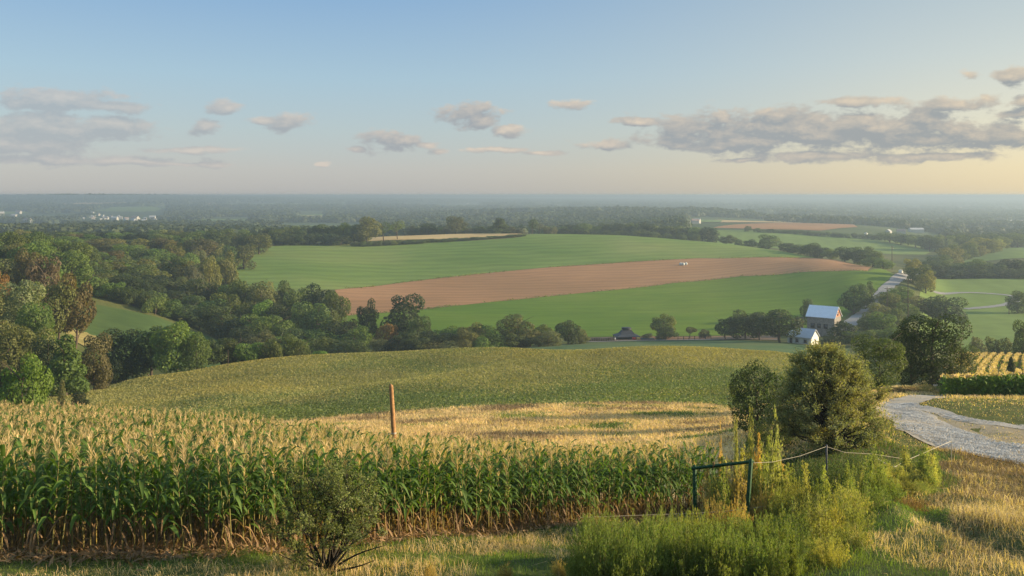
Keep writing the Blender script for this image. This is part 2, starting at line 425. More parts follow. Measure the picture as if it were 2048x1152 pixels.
M['verge'] = field_mat('shaded_pasture', [(0.05, 0.10, 0.045), (0.08, 0.12, 0.05), (0.11, 0.13, 0.05)], 0.05, 0.5, (0.3, 1.5, 1), 0.1, 0.25)  # cool dark greens carry the shadow lying over this strip
M['meadow'] = field_mat('valley_grass', [(0.115, 0.17, 0.040), (0.145, 0.20, 0.052)], 0.01, 0.15, (0.4, 1, 1), 0, 0.12, rows=(16.0, 0.25, 0.05))
M['clearing'] = field_mat('clearing_grass', [(0.05, 0.085, 0.025), (0.075, 0.105, 0.03)], 0.02, 0.3, (0.4, 1, 1), 0, 0.2)
M['clearing_gold'] = field_mat('clearing_dry_grass', [(0.10, 0.12, 0.035), (0.30, 0.23, 0.09)], 0.06, 0.4, fine_amt=0.3)
M['verge_dust'] = field_mat('trodden_verge', [(0.20, 0.165, 0.105), (0.27, 0.23, 0.16), (0.17, 0.155, 0.09)], 0.5, 6.0, fine_amt=0.25)
M['dust'] = field_mat('farm_soil', [(0.24, 0.14, 0.08), (0.20, 0.14, 0.09)], 0.05, 0.6, fine_amt=0.15)
M['asphalt'] = field_mat('worn_road', [(0.20, 0.20, 0.20), (0.27, 0.26, 0.25)], 0.05, 0.8, fine_amt=0.15)
M['cornsoil'] = field_mat('corn_soil', [(0.10, 0.065, 0.038), (0.15, 0.095, 0.055)], 0.5, 4.0, fine_amt=0.4, bump=0.06)
M['track'] = field_mat('pale_gravel', [(0.29, 0.265, 0.22), (0.335, 0.315, 0.28), (0.34, 0.30, 0.235), (0.31, 0.295, 0.26)], 0.30, 9.0, fine_amt=0.22, bump=0.04)

# ------------------------------------------------------------------ terrain: one sheet to the horizon
def build_ground():
    pxs = np.concatenate([np.arange(-1500, -120, 60), np.arange(-120, 2170, 7), np.arange(2170, 3551, 60)]).astype(float)
    ds = np.exp(np.linspace(math.log(16), math.log(40000), 460))
    PX, D = np.meshgrid(pxs, ds)
    x = X(PX, D); z = H(x, D)
    V = np.stack([x, D, z], -1).reshape(-1, 3)
    nr, nc = PX.shape
    idx = np.arange(nr * nc).reshape(nr, nc)
    q = np.stack([idx[:-1, :-1], idx[:-1, 1:], idx[1:, 1:], idx[1:, :-1]], -1).reshape(-1, 4)
    # the bank the viewer stands on
    gx = np.arange(-24, 24.01, 0.6); gy = np.arange(-30, 16.01, 0.575)
    GX, GY = np.meshgrid(gx, gy)
    V2 = np.stack([GX, GY, H(GX, GY)], -1).reshape(-1, 3)
    n2r, n2c = GX.shape
    id2 = np.arange(n2r * n2c).reshape(n2r, n2c) + len(V)
    q2 = np.stack([id2[:-1, :-1], id2[:-1, 1:], id2[1:, 1:], id2[1:, :-1]], -1).reshape(-1, 4)
    yc = V[q[:, 0], 1]
    mi = np.concatenate([(yc > 900).astype(int), np.zeros(len(q2), int)])
    me = np_mesh('ground', np.concatenate([V, V2]), np.concatenate([q, q2]), [M['ground'], M['far_land']], mi, True)
    return tag(link('ground', me), kind='structure')
build_ground()

def densify(pts, closed=True, step=12.0):
    """pts: list of (px, d) -> denser polyline"""
    out = []
    n = len(pts)
    for i in range(n if closed else n - 1):
        a, b = pts[i], pts[(i + 1) % n]
        L = math.hypot(b[0] - a[0], (math.log(b[1]) - math.log(a[1])) * 300)
        k = max(1, int(L / step))
        for j in range(k):
            t = j / k
            out.append((a[0] + (b[0] - a[0]) * t, math.exp(math.log(a[1]) * (1 - t) + math.log(b[1]) * t)))
    if not closed: out.append(pts[-1])
    return out

def sheet(name, poly, m, lift, gpx=14.0, gld=0.02, wob=0.0):
    """a field: polygon of (px, distance) laid on the ground, lift metres proud of it"""
    poly = densify(poly)
    P2 = [Vector((p, math.log(d) * 1000)) for p, d in poly]
    if wob:
        P2 = [Vector((p.x + wob * (float(vnoise(p.y * 0.05, p.x * 0.05, 3)) - 0.5), p.y + wob * 0.6 * (float(vnoise(p.x * 0.06, p.y * 0.06, 9)) - 0.5))) for p in P2]
    nb = len(P2)
    a = np.array([(p.x, p.y) for p in P2])
    gx = np.arange(a[:, 0].min(), a[:, 0].max(), gpx); gy = np.arange(a[:, 1].min(), a[:, 1].max(), gld * 1000)
    GX, GY = np.meshgrid(gx, gy)
    q = np.stack([GX.ravel(), GY.ravel()], -1)
    ins = inside(q, a)
    q = q[ins]
    vs = P2 + [Vector(v) for v in q]
    r = delaunay_2d_cdt(vs, [], [list(range(nb))], 1, 1e-4)
    pv = np.array([(v.x, v.y) for v in r[0]])
    tri = np.array([f for f in r[2] if len(f) == 3])
    d = np.exp(pv[:, 1] / 1000); x = X(pv[:, 0], d); z = H(x, d) + lift
    V = np.stack([x, d, z], -1)
    # faces up
    a_, b_, c_ = V[tri[:, 0]], V[tri[:, 1]], V[tri[:, 2]]
    nz = np.cross(b_ - a_, c_ - a_)[:, 2]
    tri[nz < 0] = tri[nz < 0][:, ::-1]
    me = np_mesh(name, V, tri, [m], None, True)
    return tag(link(name, me), kind='structure')

def inside(q, a):
    n = len(a); r = np.zeros(len(q), bool)
    x, y = q[:, 0], q[:, 1]
    j = n - 1
    for i in range(n):
        xi, yi, xj, yj = a[i, 0], a[i, 1], a[j, 0], a[j, 1]
        c = ((yi > y) != (yj > y)) & (x < (xj - xi) * (y - yi) / (yj - yi + 1e-12) + xi)
        r ^= c; j = i
    return r

def by_sight(pts, dmin): return [(px, hit(px, py, dmin)) for px, py in pts]

# ------------------------------------------------------------------ fields
soy_near = by_sight([(600, 846), (700, 835), (785, 828), (900, 820), (1000, 815), (1150, 811), (1300, 808), (1420, 812), (1480, 822)], 85)
SOY = [(-60, 92), (300, 98), (520, 104)] + soy_near + [(1560, 112), (1640, 125), (1690, 150), (1690, 205), (1400, 206), (1200, 207), (1000, 207), (800, 210), (600, 212), (450, 210), (300, 198), (180, 178), (90, 165), (-60, 150)]
sheet('crop_field', SOY, M['soy'], 0.12)
STUB = [(540, 44), (785, 35.5), (900, 34.5), (1100, 34), (1380, 33), (1480, 38), (1500, 60), (1500, 80)] + [(p, d - 0.4) for p, d in soy_near[::-1]] + [(520, 95), (500, 60)]
sheet('stubble_field', STUB, M['stubble'], 0.06)
CORN_FRONT = [(-420, 18.6), (0, 18.6), (450, 19.3), (620, 20.8), (785, 22.5), (1100, 27.0), (1400, 31.5), (1440, 32.2)]
CORN_BACK = [(-420, 57), (0, 55), (300, 46), (600, 41.5), (785, 36.5), (900, 35.5), (1100, 36), (1400, 34), (1440, 34)]
sheet('corn_field_soil', [(p, d - 0.55) for p, d in CORN_FRONT] + CORN_BACK[::-1], M['cornsoil'], 0.03, wob=5)
brown_top = by_sight([(670, 580), (800, 566), (950, 549), (1100, 535), (1250, 525), (1400, 517), (1520, 515), (1600, 516)], 420)
brown_bot = by_sight([(1735, 543), (1600, 545), (1480, 553), (1350, 566), (1200, 583), (1050, 598), (900, 613), (850, 619), (690, 632)], 380)
BROWN = brown_top + [(1660, 640), (1745, 560)] + brown_bot
green_far = by_sight([(425, 556), (455, 520), (480, 506), (520, 495), (600, 490), (700, 491), (800, 488), (900, 484), (1000, 479)], 400)
sheet('upper_green_field', green_far + [(1040, 745), (1065, 775), (1200, 790), (1400, 780), (1560, 720), (1640, 650)] + [(p, d + 0.5) for p, d in brown_top[::-1]] + [(560, 490), (420, 505)], M['green'], 0.15)
sheet('ploughed_field', BROWN, M['brown'], 0.12)
sheet('lower_green_field', [(560, 385), (700, 365), (850, 352), (1000, 350), (1200, 352), (1400, 352), (1560, 350), (1640, 356), (1690, 385), (1735, 430), (1790, 505), (1760, 540)] + [(p, d - 0.5) for p, d in brown_bot] + [(600, 430)], M['green2'], 0.10)
sheet('grain_field', by_sight([(735, 483), (860, 479), (1030, 474)], 640) + [(1050, 762), (1030, 790), (900, 800), (800, 800), (745, 770)], M['gold'], 0.2)
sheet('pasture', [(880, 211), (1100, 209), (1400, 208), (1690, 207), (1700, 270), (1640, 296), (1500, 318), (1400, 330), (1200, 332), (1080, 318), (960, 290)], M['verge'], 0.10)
sheet('farmyard_ground', [(1180, 333), (1250, 334), (1400, 332), (1560, 322), (1560, 345), (1400, 350), (1250, 351), (1180, 349)], M['dust'], 0.12)
sheet('clearing_meadow', [(175, 318), (140, 262), (220, 230), (420, 255), (560, 285), (560, 330), (420, 325), (300, 322)], M['clearing'], 0.12)
sheet('golden_clearing', [(130, 256), (180, 250), (222, 254), (212, 266), (170, 272), (130, 268)], M['clearing_gold'], 0.2, wob=20)
sheet('valley_meadow', [(1840, 300), (2000, 290), (2350, 290), (2350, 585), (2048, 585), (1900, 582), (1850, 560), (1835, 420)], M['meadow'], 0.12)
sheet('hill_pasture', [(1900, 760), (1960, 740), (2300, 730), (2300, 960), (2000, 930), (1920, 860)], M['meadow'], 0.3)
mid_green = by_sight([(1560, 507), (1700, 520), (1800, 528), (1850, 522), (1890, 495), (1850, 485), (1700, 473), (1560, 463), (1430, 461)], 860)
sheet('distant_green_field', mid_green + [(1400, 1000), (1430, 900)], M['meadow'], 0.3)
sheet('distant_ploughed_field', by_sight([(1425, 456), (1520, 459), (1640, 462), (1715, 455), (1700, 447), (1600, 445), (1500, 448)], 1050), M['brown'], 0.5)
sheet('far_field', by_sight([(20, 462), (60, 463), (105, 457), (100, 453), (40, 454)], 1200), M['brown'], 1.0)
sheet('far_pasture', by_sight([(205, 422), (310, 424), (325, 418), (290, 411), (230, 412)], 3000), M['meadow'], 2.0)
sheet('far_strip_field', by_sight([(565, 436), (720, 437), (720, 433), (600, 432)], 1500), M['gold'], 1.5)
sheet('far_hill_field', by_sight([(590, 420), (650, 421), (655, 416), (600, 415)], 2500), M['gold'], 1.5)
sheet('far_valley_field', by_sight([(1380, 446), (1440, 447), (1445, 442), (1390, 440)], 1500), M['meadow'], 1.5)

# ------------------------------------------------------------------ roads
def road(name, pts, widths, m, lift=0.15, crown=0.0, n=80, across=4):
    """pts: (px, d) centre line; widths in metres"""
    W = np.array([(X(p, d), d) for p, d in pts])
    s = np.concatenate([[0], np.cumsum(np.hypot(*np.diff(W, axis=0).T))])
    tt = np.linspace(0, s[-1], n)
    cx = pchip(s, W[:, 0], tt); cyy = pchip(s, W[:, 1], tt); ww = np.interp(tt, s, widths)
    for _ in range(4):
        cx[1:-1] = (cx[:-2] + 2 * cx[1:-1] + cx[2:]) / 4; cyy[1:-1] = (cyy[:-2] + 2 * cyy[1:-1] + cyy[2:]) / 4
    tx, ty = np.gradient(cx), np.gradient(cyy); L = np.hypot(tx, ty); nx, ny = -ty / L, tx / L
    V = []
    for k in range(across + 1):
        u = k / across - 0.5
        jit = (fbm(tt * 0.5, tt * 0 + k * 7.1, 4, 2) - 0.5) * 0.25 * ww * (k in (0, across))
        x = cx + nx * (u * ww + jit); y = cyy + ny * (u * ww + jit)
        V.append(np.stack([x, y, H(x, y) + lift + crown * (0.25 - u * u)], -1))
    V = np.concatenate(V)
    idx = np.arange(len(V)).reshape(across + 1, n)
    q = np.stack([idx[:-1, :-1], idx[:-1, 1:], idx[1:, 1:], idx[1:, :-1]], -1).reshape(-1, 4)
    a_, b_, c_ = V[q[:, 0]], V[q[:, 1]], V[q[:, 2]]
    if np.cross(b_ - a_, c_ - a_)[:, 2].mean() < 0: q = q[:, ::-1]
    return tag(link(name, np_mesh(name, V, q, [m], None, True)), kind='structure')

rp = by_sight([(1702, 645), (1722, 630), (1745, 608), (1768, 582), (1790, 562), (1812, 548)], 320)
FAR_PATCH = []
def far_patches():
    r = random.Random(31)
    for i in range(46):
        px = r.uniform(-60, 2120); d = math.exp(r.uniform(math.log(1500), math.log(7000)))
        w = r.uniform(35, 110) * (1.2 if d < 2500 else 0.8); k = r.uniform(1.05, 1.16)
        if any(abs(px - a) < (w + b) and abs(math.log(d / c)) < 0.14 for a, b, c in [(q[0], q[1], q[2]) for q in FAR_PATCH]): continue
        FAR_PATCH.append((px, w, d, k))
        sk = r.uniform(-0.04, 0.04)
        poly = [(px - w, d * (1 + sk)), (px - w * 0.2, d * 0.99), (px + w, d * (1 - sk)), (px + w * 0.8, d * k), (px - w * 0.3, d * k * 1.01), (px - w * 0.9, d * k * 0.98)]
        sheet('far_field', poly, M[r.choice(['meadow', 'meadow', 'green', 'gold', 'brown'])], 1.2, wob=10)
far_patches()
road('country_road', [(1690, 345)] + rp + [(1822, 545), (1830, 600)], [6, 6, 6, 6, 6.5, 6.5, 6.5, 6.5, 6.5], M['asphalt'], 0.25)
road('lane', by_sight([(1930, 619), (1975, 615), (2012, 610), (2032, 600), (2025, 593), (1990, 589), (1940, 586), (1865, 584)], 380), [4.5] * 8, M['asphalt'], 0.3, n=160)
road('farm_lane', [(1150, 336), (1195, 331), (1260, 331.5), (1400, 329.5), (1480, 327), (1560, 322)], [2.6] * 6, M['asphalt'], 0.3)
# the gravel track: two wheel paths joining at the bend, grass strip between them
road('gravel_track', [(2330, 32), (2120, 37), (2000, 39.0), (1900, 42.0), (1840, 46), (1800, 51), (1800, 56), (1850, 61), (1890, 66), (1900, 74), (1860, 95)],
     [5.0, 4.6, 4.4, 3.8, 3.2, 2.6, 2.4, 2.2, 2.2, 2.2, 2.2], M['track'], 0.04, 0.02, n=160, across=8)
sheet('track_verge', [(1806, 53.5), (1840, 48), (1920, 43.5), (2120, 38.6), (2330, 34), (2330, 43.5), (2120, 45), (2000, 47), (1900, 50), (1850, 53), (1815, 55.5)], M['verge_dust'], 0.02, wob=6)
road('gravel_side_track', [(2330, 43), (2120, 44.5), (2000, 46.5), (1900, 49.5), (1850, 52.5), (1815, 55)], [2.3, 2.0, 1.6, 1.3, 1.2, 1.0], M['track'], 0.035, 0.02, n=90, across=4)

def margin():
    """unmown tufts along the edges between crops"""
    r = np.random.RandomState(23)
    P_, S_ = [], []
    for line, n, s in ((brown_top, 1500, 0.7), (brown_bot, 1500, 0.6), (green_far[:6], 900, 1.2)):
        a = np.array(line); t = r.uniform(0, len(a) - 1, n); k = np.minimum(t.astype(int), len(a) - 2); f = t - k
        px = a[k, 0] + (a[k + 1, 0] - a[k, 0]) * f; d = np.exp(np.log(a[k, 1]) * (1 - f) + np.log(a[k + 1, 1]) * f) + r.normal(0, 1.6, n)
        x = X(px, d); keep = vnoise(x * 0.05, d * 0.05, 7) > 0.3
        P_.append(np.stack([x, d, H(x, d) + 0.25 + r.uniform(0, 0.35, n)], -1)[keep]); S_.append((s * r.uniform(0.5, 1.4, n))[keep])
    return np.concatenate(P_), np.concatenate(S_)
# ------------------------------------------------------------------ leaf, bark and grass materials
def leaf_mat(name, col=None, trans=0.35, var=0.35, scale=0.5, warm=0.25, isl=0.3):
    """col None: the colour comes from the tree object itself (one colour per tree, as in nature)"""
    m = bpy.data.materials.new(name); m.use_nodes = True
    t = NT(m.node_tree)
    out = t.n('ShaderNodeOutputMaterial')
    oi = t.n('ShaderNodeObjectInfo')
    if col is None: base = oi.outputs['Color']
    else:
        rgb = t.n('ShaderNodeRGB'); rgb.outputs[0].default_value = (*col, 1); base = rgb.outputs[0]
    tcn = t.n('ShaderNodeTexCoord')
    g = t.n('ShaderNodeNewGeometry')
    off = t.vmath('ADD', tcn.outputs['Object'], t.vmath('MULTIPLY', t_comb(t, oi.outputs['Random']), (37.0, 51.0, 19.0)))
    nz = t.noise(off, scale, 3, 0.6)
    k = t.rng(nz, 0.3, 0.7, 1 - var, 1 + var)
    k = t.math('MULTIPLY', k, t.rng(g.outputs['Random Per Island'], 0, 1, 1 - isl, 1 + isl))
    c = t.vmath('MULTIPLY', base, t_comb(t, k))
    yel = t.vmath('MULTIPLY', c, (1.5, 1.15, 0.7))
    nz2 = t.noise(off, scale * 0.6, 2, 0.5)
    c = t.mix(t.math('MULTIPLY', t.rng(nz2, 0.45, 0.75), warm * 2, clamp=True), c, yel)
    b = t.n('ShaderNodeBsdfPrincipled')
    b.inputs['Roughness'].default_value = 0.65
    b.inputs['Specular IOR Level'].default_value = 0.25
    t.l(c, b.inputs['Base Color'])
    tr = t.n('ShaderNodeBsdfTranslucent')
    t.l(t.vmath('MULTIPLY', c, (1.7, 1.8, 0.6)), tr.inputs[0])
    mx = t.n('ShaderNodeMixShader'); mx.inputs[0].default_value = trans
    t.l(b.outputs[0], mx.inputs[1]); t.l(tr.outputs[0], mx.inputs[2]); t.l(mx.outputs[0], out.inputs[0])
    return m

M['leaf'] = leaf_mat('tree_leaves')
M['leaf_far'] = leaf_mat('distant_leaves', (0.050, 0.070, 0.028), 0.2, 0.3, 0.004, 0.3, 0.1)
M['leaf_fine'] = leaf_mat('small_leaves', None, 0.35, 0.25, 1.2, 0.35)
M['bark'] = simple('bark', (0.075, 0.055, 0.04), 0.95, 0, 0.35, 6)
M['bark_dark'] = simple('dark_bark', (0.03, 0.024, 0.018), 0.95, 0, 0.35, 8)

def unit(v): return v / np.maximum(np.linalg.norm(v, axis=-1, keepdims=True), 1e-9)

def leaf_quads(P, N, s, aspect=0.6, r=rs):
    """diamond leaves/leaf sprays at P facing N of length s"""
    n = len(P)
    t = unit(np.cross(N, unit(r.normal(size=(n, 3)))))
    b = np.cross(N, t)
    s = np.asarray(s).reshape(-1, 1)
    a = t * s * 0.5; c = b * s * 0.5 * aspect
    off = N * s * 0.12
    V = np.stack([P - a, P + c + off, P + a, P - c + off], 1).reshape(-1, 3)
    q = np.arange(4 * n).reshape(n, 4)
    return V, q

def tube(pts, rad, sides=6):
    """swept tube along pts with radii"""
    pts = np.asarray(pts, float); n = len(pts)
    tg = np.gradient(pts, axis=0); tg = unit(tg)
    ref = np.array([0.3, 0.9, 0.1]) if abs(tg[0, 2]) > 0.7 else np.array([0, 0, 1.0])
    u = unit(np.cross(tg, ref)); v = np.cross(tg, u)
    a = np.linspace(0, 2 * math.pi, sides, endpoint=False)
    R = np.asarray(rad).reshape(-1, 1, 1)
    V = pts[:, None] + R * (u[:, None] * np.cos(a)[None, :, None] + v[:, None] * np.sin(a)[None, :, None])
    V = V.reshape(-1, 3)
    i = np.arange(n - 1)[:, None] * sides; j = np.arange(sides)[None]
    q = np.stack([i + j, i + (j + 1) % sides, i + sides + (j + 1) % sides, i + sides + j], -1).reshape(-1, 4)
    V = np.concatenate([V, pts[[-1]] + tg[[-1]] * R[-1, 0, 0]])
    e = (n - 1) * sides
    tri = np.array([[e + k, e + (k + 1) % sides, len(V) - 1] for k in range(sides)])
    return V, q, tri

class Geo:
    def __init__(s): s.V = []; s.Q = []; s.T = []; s.n = 0; s.mq = []; s.mt = []
    def add(s, V, q=None, t=None, mi=0):
        if q is not None and len(q): s.Q.append(q + s.n); s.mq.append(np.full(len(q), mi))
        if t is not None and len(t): s.T.append(t + s.n); s.mt.append(np.full(len(t), mi))
        s.V.append(np.asarray(V, float)); s.n += len(V)
    def box(s, c, d, rz=0.0, mi=0, taper=1.0):
        c = np.array(c, float); d = np.array(d, float) / 2
        v = np.array([(x, y, z) for z in (-1, 1) for y in (-1, 1) for x in (-1, 1)], float) * d
        v[4:, :2] *= taper
        cs, sn = math.cos(rz), math.sin(rz)
        v = np.stack([v[:, 0] * cs - v[:, 1] * sn, v[:, 0] * sn + v[:, 1] * cs, v[:, 2]], -1) + c
        s.add(v, np.array([(0, 2, 3, 1), (4, 5, 7, 6), (0, 1, 5, 4), (2, 6, 7, 3), (0, 4, 6, 2), (1, 3, 7, 5)]), mi=mi)
    def mesh(s, name, mats, smooth=False):
        f, mi = [], []
        if s.Q: f.append(np.concatenate(s.Q)); mi.append(np.concatenate(s.mq))
        if s.T: f.append(np.concatenate(s.T)); mi.append(np.concatenate(s.mt))
        return np_mesh(name, np.concatenate(s.V), f, mats, np.concatenate(mi), smooth)

def crown_points(r, n, lobes, h0, h1, rad, shape):
    """leaf positions and outward normals over a union of lobes; unit crown between heights h0 and h1"""
    L = []
    for i in range(lobes):
        t = (i + 0.5) / lobes
        if shape == 'round':
            zz = h0 + (h1 - h0) * (0.12 + 0.74 * r.rand()); w = math.sqrt(max(0.05, 1 - ((zz - (h0 + h1) / 2) / ((h1 - h0) / 2)) ** 2))
            R = rad * w * r.uniform(0.35, 0.72); lr = rad * r.uniform(0.27, 0.46)
        elif shape == 'cone':
            zz = h0 + (h1 - h0) * (0.06 + 0.86 * t); w = (1 - (zz - h0) / (h1 - h0)) * 0.9 + 0.08
            R = rad * w * r.uniform(0.3, 0.7); lr = rad * (0.2 + 0.32 * w)
        elif shape == 'column':
            zz = h0 + (h1 - h0) * (0.08 + 0.84 * t); w = 1.0
            R = rad * r.uniform(0.1, 0.45); lr = rad * r.uniform(0.45, 0.6)
        elif shape == 'umbrella':
            zz = h0 + (h1 - h0) * (0.5 + 0.25 * r.rand()); R = rad * r.uniform(0.2, 0.75); lr = rad * r.uniform(0.25, 0.4)
        else:  # mound
            zz = h0 + (h1 - h0) * (0.05 + 0.65 * r.rand()); w = math.sqrt(max(0.05, 1 - ((zz - h0) / (h1 - h0)) ** 2))
            R = rad * w * r.uniform(0.3, 0.8); lr = rad * r.uniform(0.22, 0.42)
        a = r.uniform(0, 2 * math.pi) if shape != 'cone' else i * 2.4 + r.uniform(-.5, .5)
        zz = min(max(zz, h0 + lr * 0.5), h1 - lr * 0.8)
        L.append((R * math.cos(a), R * math.sin(a), zz, lr))
    L.append((0, 0, (h0 + h1) / 2, min(rad * 0.62, (h1 - h0) * 0.46)))
    L = np.array(L)
    w = L[:, 3] ** 2; w /= w.sum()
    k = r.choice(len(L), n * 2, p=w)
    d = unit(r.normal(size=(n * 2, 3)))
    rr = np.where(r.rand(n * 2) < 0.8, r.uniform(0.86, 1.06, n * 2), r.uniform(0.45, 0.9, n * 2))
    Pp = L[k, :3] + d * (L[k, 3] * rr)[:, None] * np.array([1, 1, 0.85])
    D = np.linalg.norm(Pp[:, None] - L[None, :, :3], axis=2) / L[None, :, 3]
    D[np.arange(len(k)), k] = 9
    ok = D.min(1) > 0.72
    return Pp[ok][:n], d[ok][:n]

def make_crown(name, seed, n, lobes, h0, rad, shape, leaf, jitter=0.9, m='leaf'):
    """crown of a tree of height 1 (its base at h0); rad relative to height"""
    r = np.random.RandomState(seed)
    P_, N_ = crown_points(r, n, lobes, h0, 1.0, rad, shape)
    N_ = unit(N_ + r.normal(size=N_.shape) * jitter * 0.6 + np.array([0, 0, 0.25]))
    V, q = leaf_quads(P_, N_, leaf * r.uniform(0.6, 1.5, len(P_)), 0.7, r)
    return np_mesh(name, V, q, [M[m]])

def make_trunk(name, seed, h0, rad, top=0.75, limbs=6, thick=0.022, mt='bark'):
    r = np.random.RandomState(seed)
    g = Geo()
    n = 7
    zz = np.linspace(-0.03, top, n)
    px_ = np.cumsum(r.normal(0, 0.010, n)); py_ = np.cumsum(r.normal(0, 0.010, n)); px_[0] = py_[0] = 0
    path = np.stack([px_, py_, zz], -1)
    V, q, t = tube(path, np.linspace(thick * 1.25, thick * 0.35, n), 7)
    g.add(V, q, t)
    for i in range(limbs):
        z0 = h0 * 0.8 + (top - h0) * (i + 0.3) / limbs
        a = i * 2.4 + r.uniform(-.4, .4)
        o = np.array([np.interp(z0, zz, px_), np.interp(z0, zz, py_), z0])
        L = rad * r.uniform(0.6, 0.95)
        pts = [o + np.array([math.cos(a) * L * u, math.sin(a) * L * u, L * 0.75 * u ** 0.8]) for u in (0, 0.35, 0.7, 1)]
        V, q, t = tube(pts, [thick * 0.5, thick * 0.36, thick * 0.22, thick * 0.08], 5)
        g.add(V, q, t)
    return g.mesh(name, [M[mt]], True)

# prototypes: (crown mesh, trunk mesh, radius at unit height)
PROTO = {}
def proto(key, shape, rad, h0, n, lobes, leaf, count=4, limbs=6, top=0.75, m='leaf', seed=0, thick=0.022):
    PROTO[key] = [(make_crown('crown_' + key, seed + 11 * i + len(key), n, lobes, h0, rad, shape, leaf, m=m),
                   make_trunk('trunk_' + key, seed + 31 * i, h0, rad, top, limbs, thick), rad) for i in range(count)]
proto('round', 'round', 0.46, 0.05, 4200, 18, 0.040, 6)
proto('low', 'mound', 0.50, 0.02, 3000, 16, 0.045, 4, top=0.5)
proto('cone', 'cone', 0.30, 0.04, 3000, 16, 0.040, 3, top=0.9)
proto('column', 'column', 0.16, 0.04, 1800, 8, 0.045, 1, top=0.8)
proto('umbrella', 'umbrella', 0.50, 0.45, 1500, 12, 0.05, 1, limbs=7, top=0.6)
proto('open', 'round', 0.40, 0.38, 900, 13, 0.045, 2, limbs=10, top=0.85)
proto('fine', 'round', 0.47, 0.03, 14000, 26, 0.021, 2, top=0.8, m='leaf_fine', seed=5)
proto('finelow', 'mound', 0.55, 0.0, 9000, 26, 0.026, 2, top=0.5, m='leaf_fine', seed=9)

_BASE = {
 'dark': (0.048, 0.070, 0.022), 'deep': (0.028, 0.044, 0.015), 'mid': (0.072, 0.100, 0.028), 'green': (0.076, 0.122, 0.026),
 'bright': (0.075, 0.135, 0.020), 'olive': (0.092, 0.102, 0.036), 'yellow': (0.13, 0.13, 0.035), 'red': (0.098, 0.068, 0.036),
 'orange': (0.150, 0.088, 0.030), 'grey': (0.085, 0.088, 0.052), 'brown': (0.085, 0.076, 0.034), 'pale': (0.10, 0.12, 0.055)}
COLR = {k: tuple(c * (1.15 if k not in ('deep', 'red', 'orange', 'brown') else 1.0) for c in v) for k, v in _BASE.items()}

TREES = []
WID = 1.0
def tree(px, d, top, w, key='round', col='mid', label=None, group=None, cat='tree', name='tree', base=None, rz=None, sy=None):
    """a tree whose trunk stands on the ground at (px, d), top at photograph row `top`, crown w photograph pixels wide"""
    g = ground(px, d)
    h = Z(top, d) - g.z
    if base is not None: h = Z(top, d) - Z(base, d)
    h = max(h, 0.6 if cat != 'tree' or name != 'tree' else 8.0)
    r_ = w / F * d / 2
    ch = PROTO[key]
    k = random.randrange(len(ch))
    crown, trunk, rad = ch[k]
    e = bpy.data.objects.new(name, None); C.objects.link(e)
    e.location = g; e.rotation_euler = (0, 0, random.uniform(0, 6.28) if rz is None else rz)
    sxy = r_ / rad / 0.92
    e.scale = (sxy, sxy if sy is None else sy * sxy, h)
    e.empty_display_size = 0.1
    tag(e, label, cat, group)
    c = link('crown', crown, e); t = link('trunk', trunk, e)
    cc = COLR[col] if isinstance(col, str) else col
    j = random.uniform(0.85, 1.18)
    c.color = (cc[0] * j * random.uniform(0.92, 1.1), cc[1] * j, cc[2] * j * random.uniform(0.85, 1.15), 1)
    TREES.append((px, d, top, w, e))
    return e

def row(pts, spacing_px, w, keys, cols, label, group, jd=8, jt=6, jw=0.25, name='tree', cat='tree'):
    """a rank of trees along (px, d, top) knots"""
    a = np.array(pts, float)
    p = a[0, 0]
    while p <= a[-1, 0]:
        d = float(np.interp(p, a[:, 0], a[:, 1])) + random.uniform(-jd, jd)
        tp = float(np.interp(p, a[:, 0], a[:, 2])) + random.uniform(-jt * 0.6, jt)
        tree(p, d, tp, w * WID * random.uniform(1 - jw, 1 + jw), random.choice(keys), random.choice(cols), label, group, cat, name)
        p += spacing_px * random.uniform(0.75, 1.25)

_P, _S = margin()
_V, _q = leaf_quads(_P, unit(np.random.RandomState(2).normal(size=_P.shape) + [0, 0, 0.3]), _S, 0.7, np.random.RandomState(3))
tag(link('field_margin_grass', np_mesh('field_margin_grass', _V, _q, [leaf_mat('margin_grass', (0.13, 0.15, 0.05), 0.3, 0.4, 0.05, 0.4)])), kind='stuff')
# ------------------------------------------------------------------ woods and single trees
MIX = ['dark', 'mid', 'mid', 'green', 'dark', 'olive', 'deep']
MIXL = ['mid', 'green', 'olive', 'mid', 'yellow', 'dark', 'brown', 'pale']
# wooded slope at the left, far ranks first
WID = 1.25
L1 = 'tree in the upper left wood that runs back from the slope to the green field'; G1 = 'trees of the upper left wood'
row([(150, 700, 464), (560, 700, 457)], 24, 34, ['round'], MIX, L1, G1, 12, 5)
row([(60, 640, 466), (540, 640, 466)], 24, 36, ['round'], MIX, L1, G1, 12, 5)
row([(40, 570, 470), (500, 570, 476)], 27, 40, ['round', 'low'], MIXL, L1, G1, 12, 6)
row([(100, 500, 482), (440, 505, 492)], 29, 46, ['round', 'low'], MIXL, L1, G1, 12, 7)
row([(150, 445, 500), (405, 450, 514)], 32, 52, ['round', 'low'], MIXL, L1, G1, 10, 8)
tree(452, 455, 499, 48, 'round', 'olive', 'rounded olive tree at the left tip of the upper green field', name='broadleaf_tree')
tree(418, 440, 508, 42, 'round', 'yellow', 'yellowish tree just behind the rounded olive tree by the green field tip', name='broadleaf_tree')
tree(385, 430, 512, 44, 'low', 'grey', 'greyish pale tree two crowns from the left tip of the upper green field', name='broadleaf_tree')
tree(290, 420, 505, 60, 'low', 'yellow', 'pale yellow green crown in the middle of the upper left wood', name='broadleaf_tree')
L2 = 'tree on the steep wooded slope along the left edge'; G2 = 'trees of the left slope'
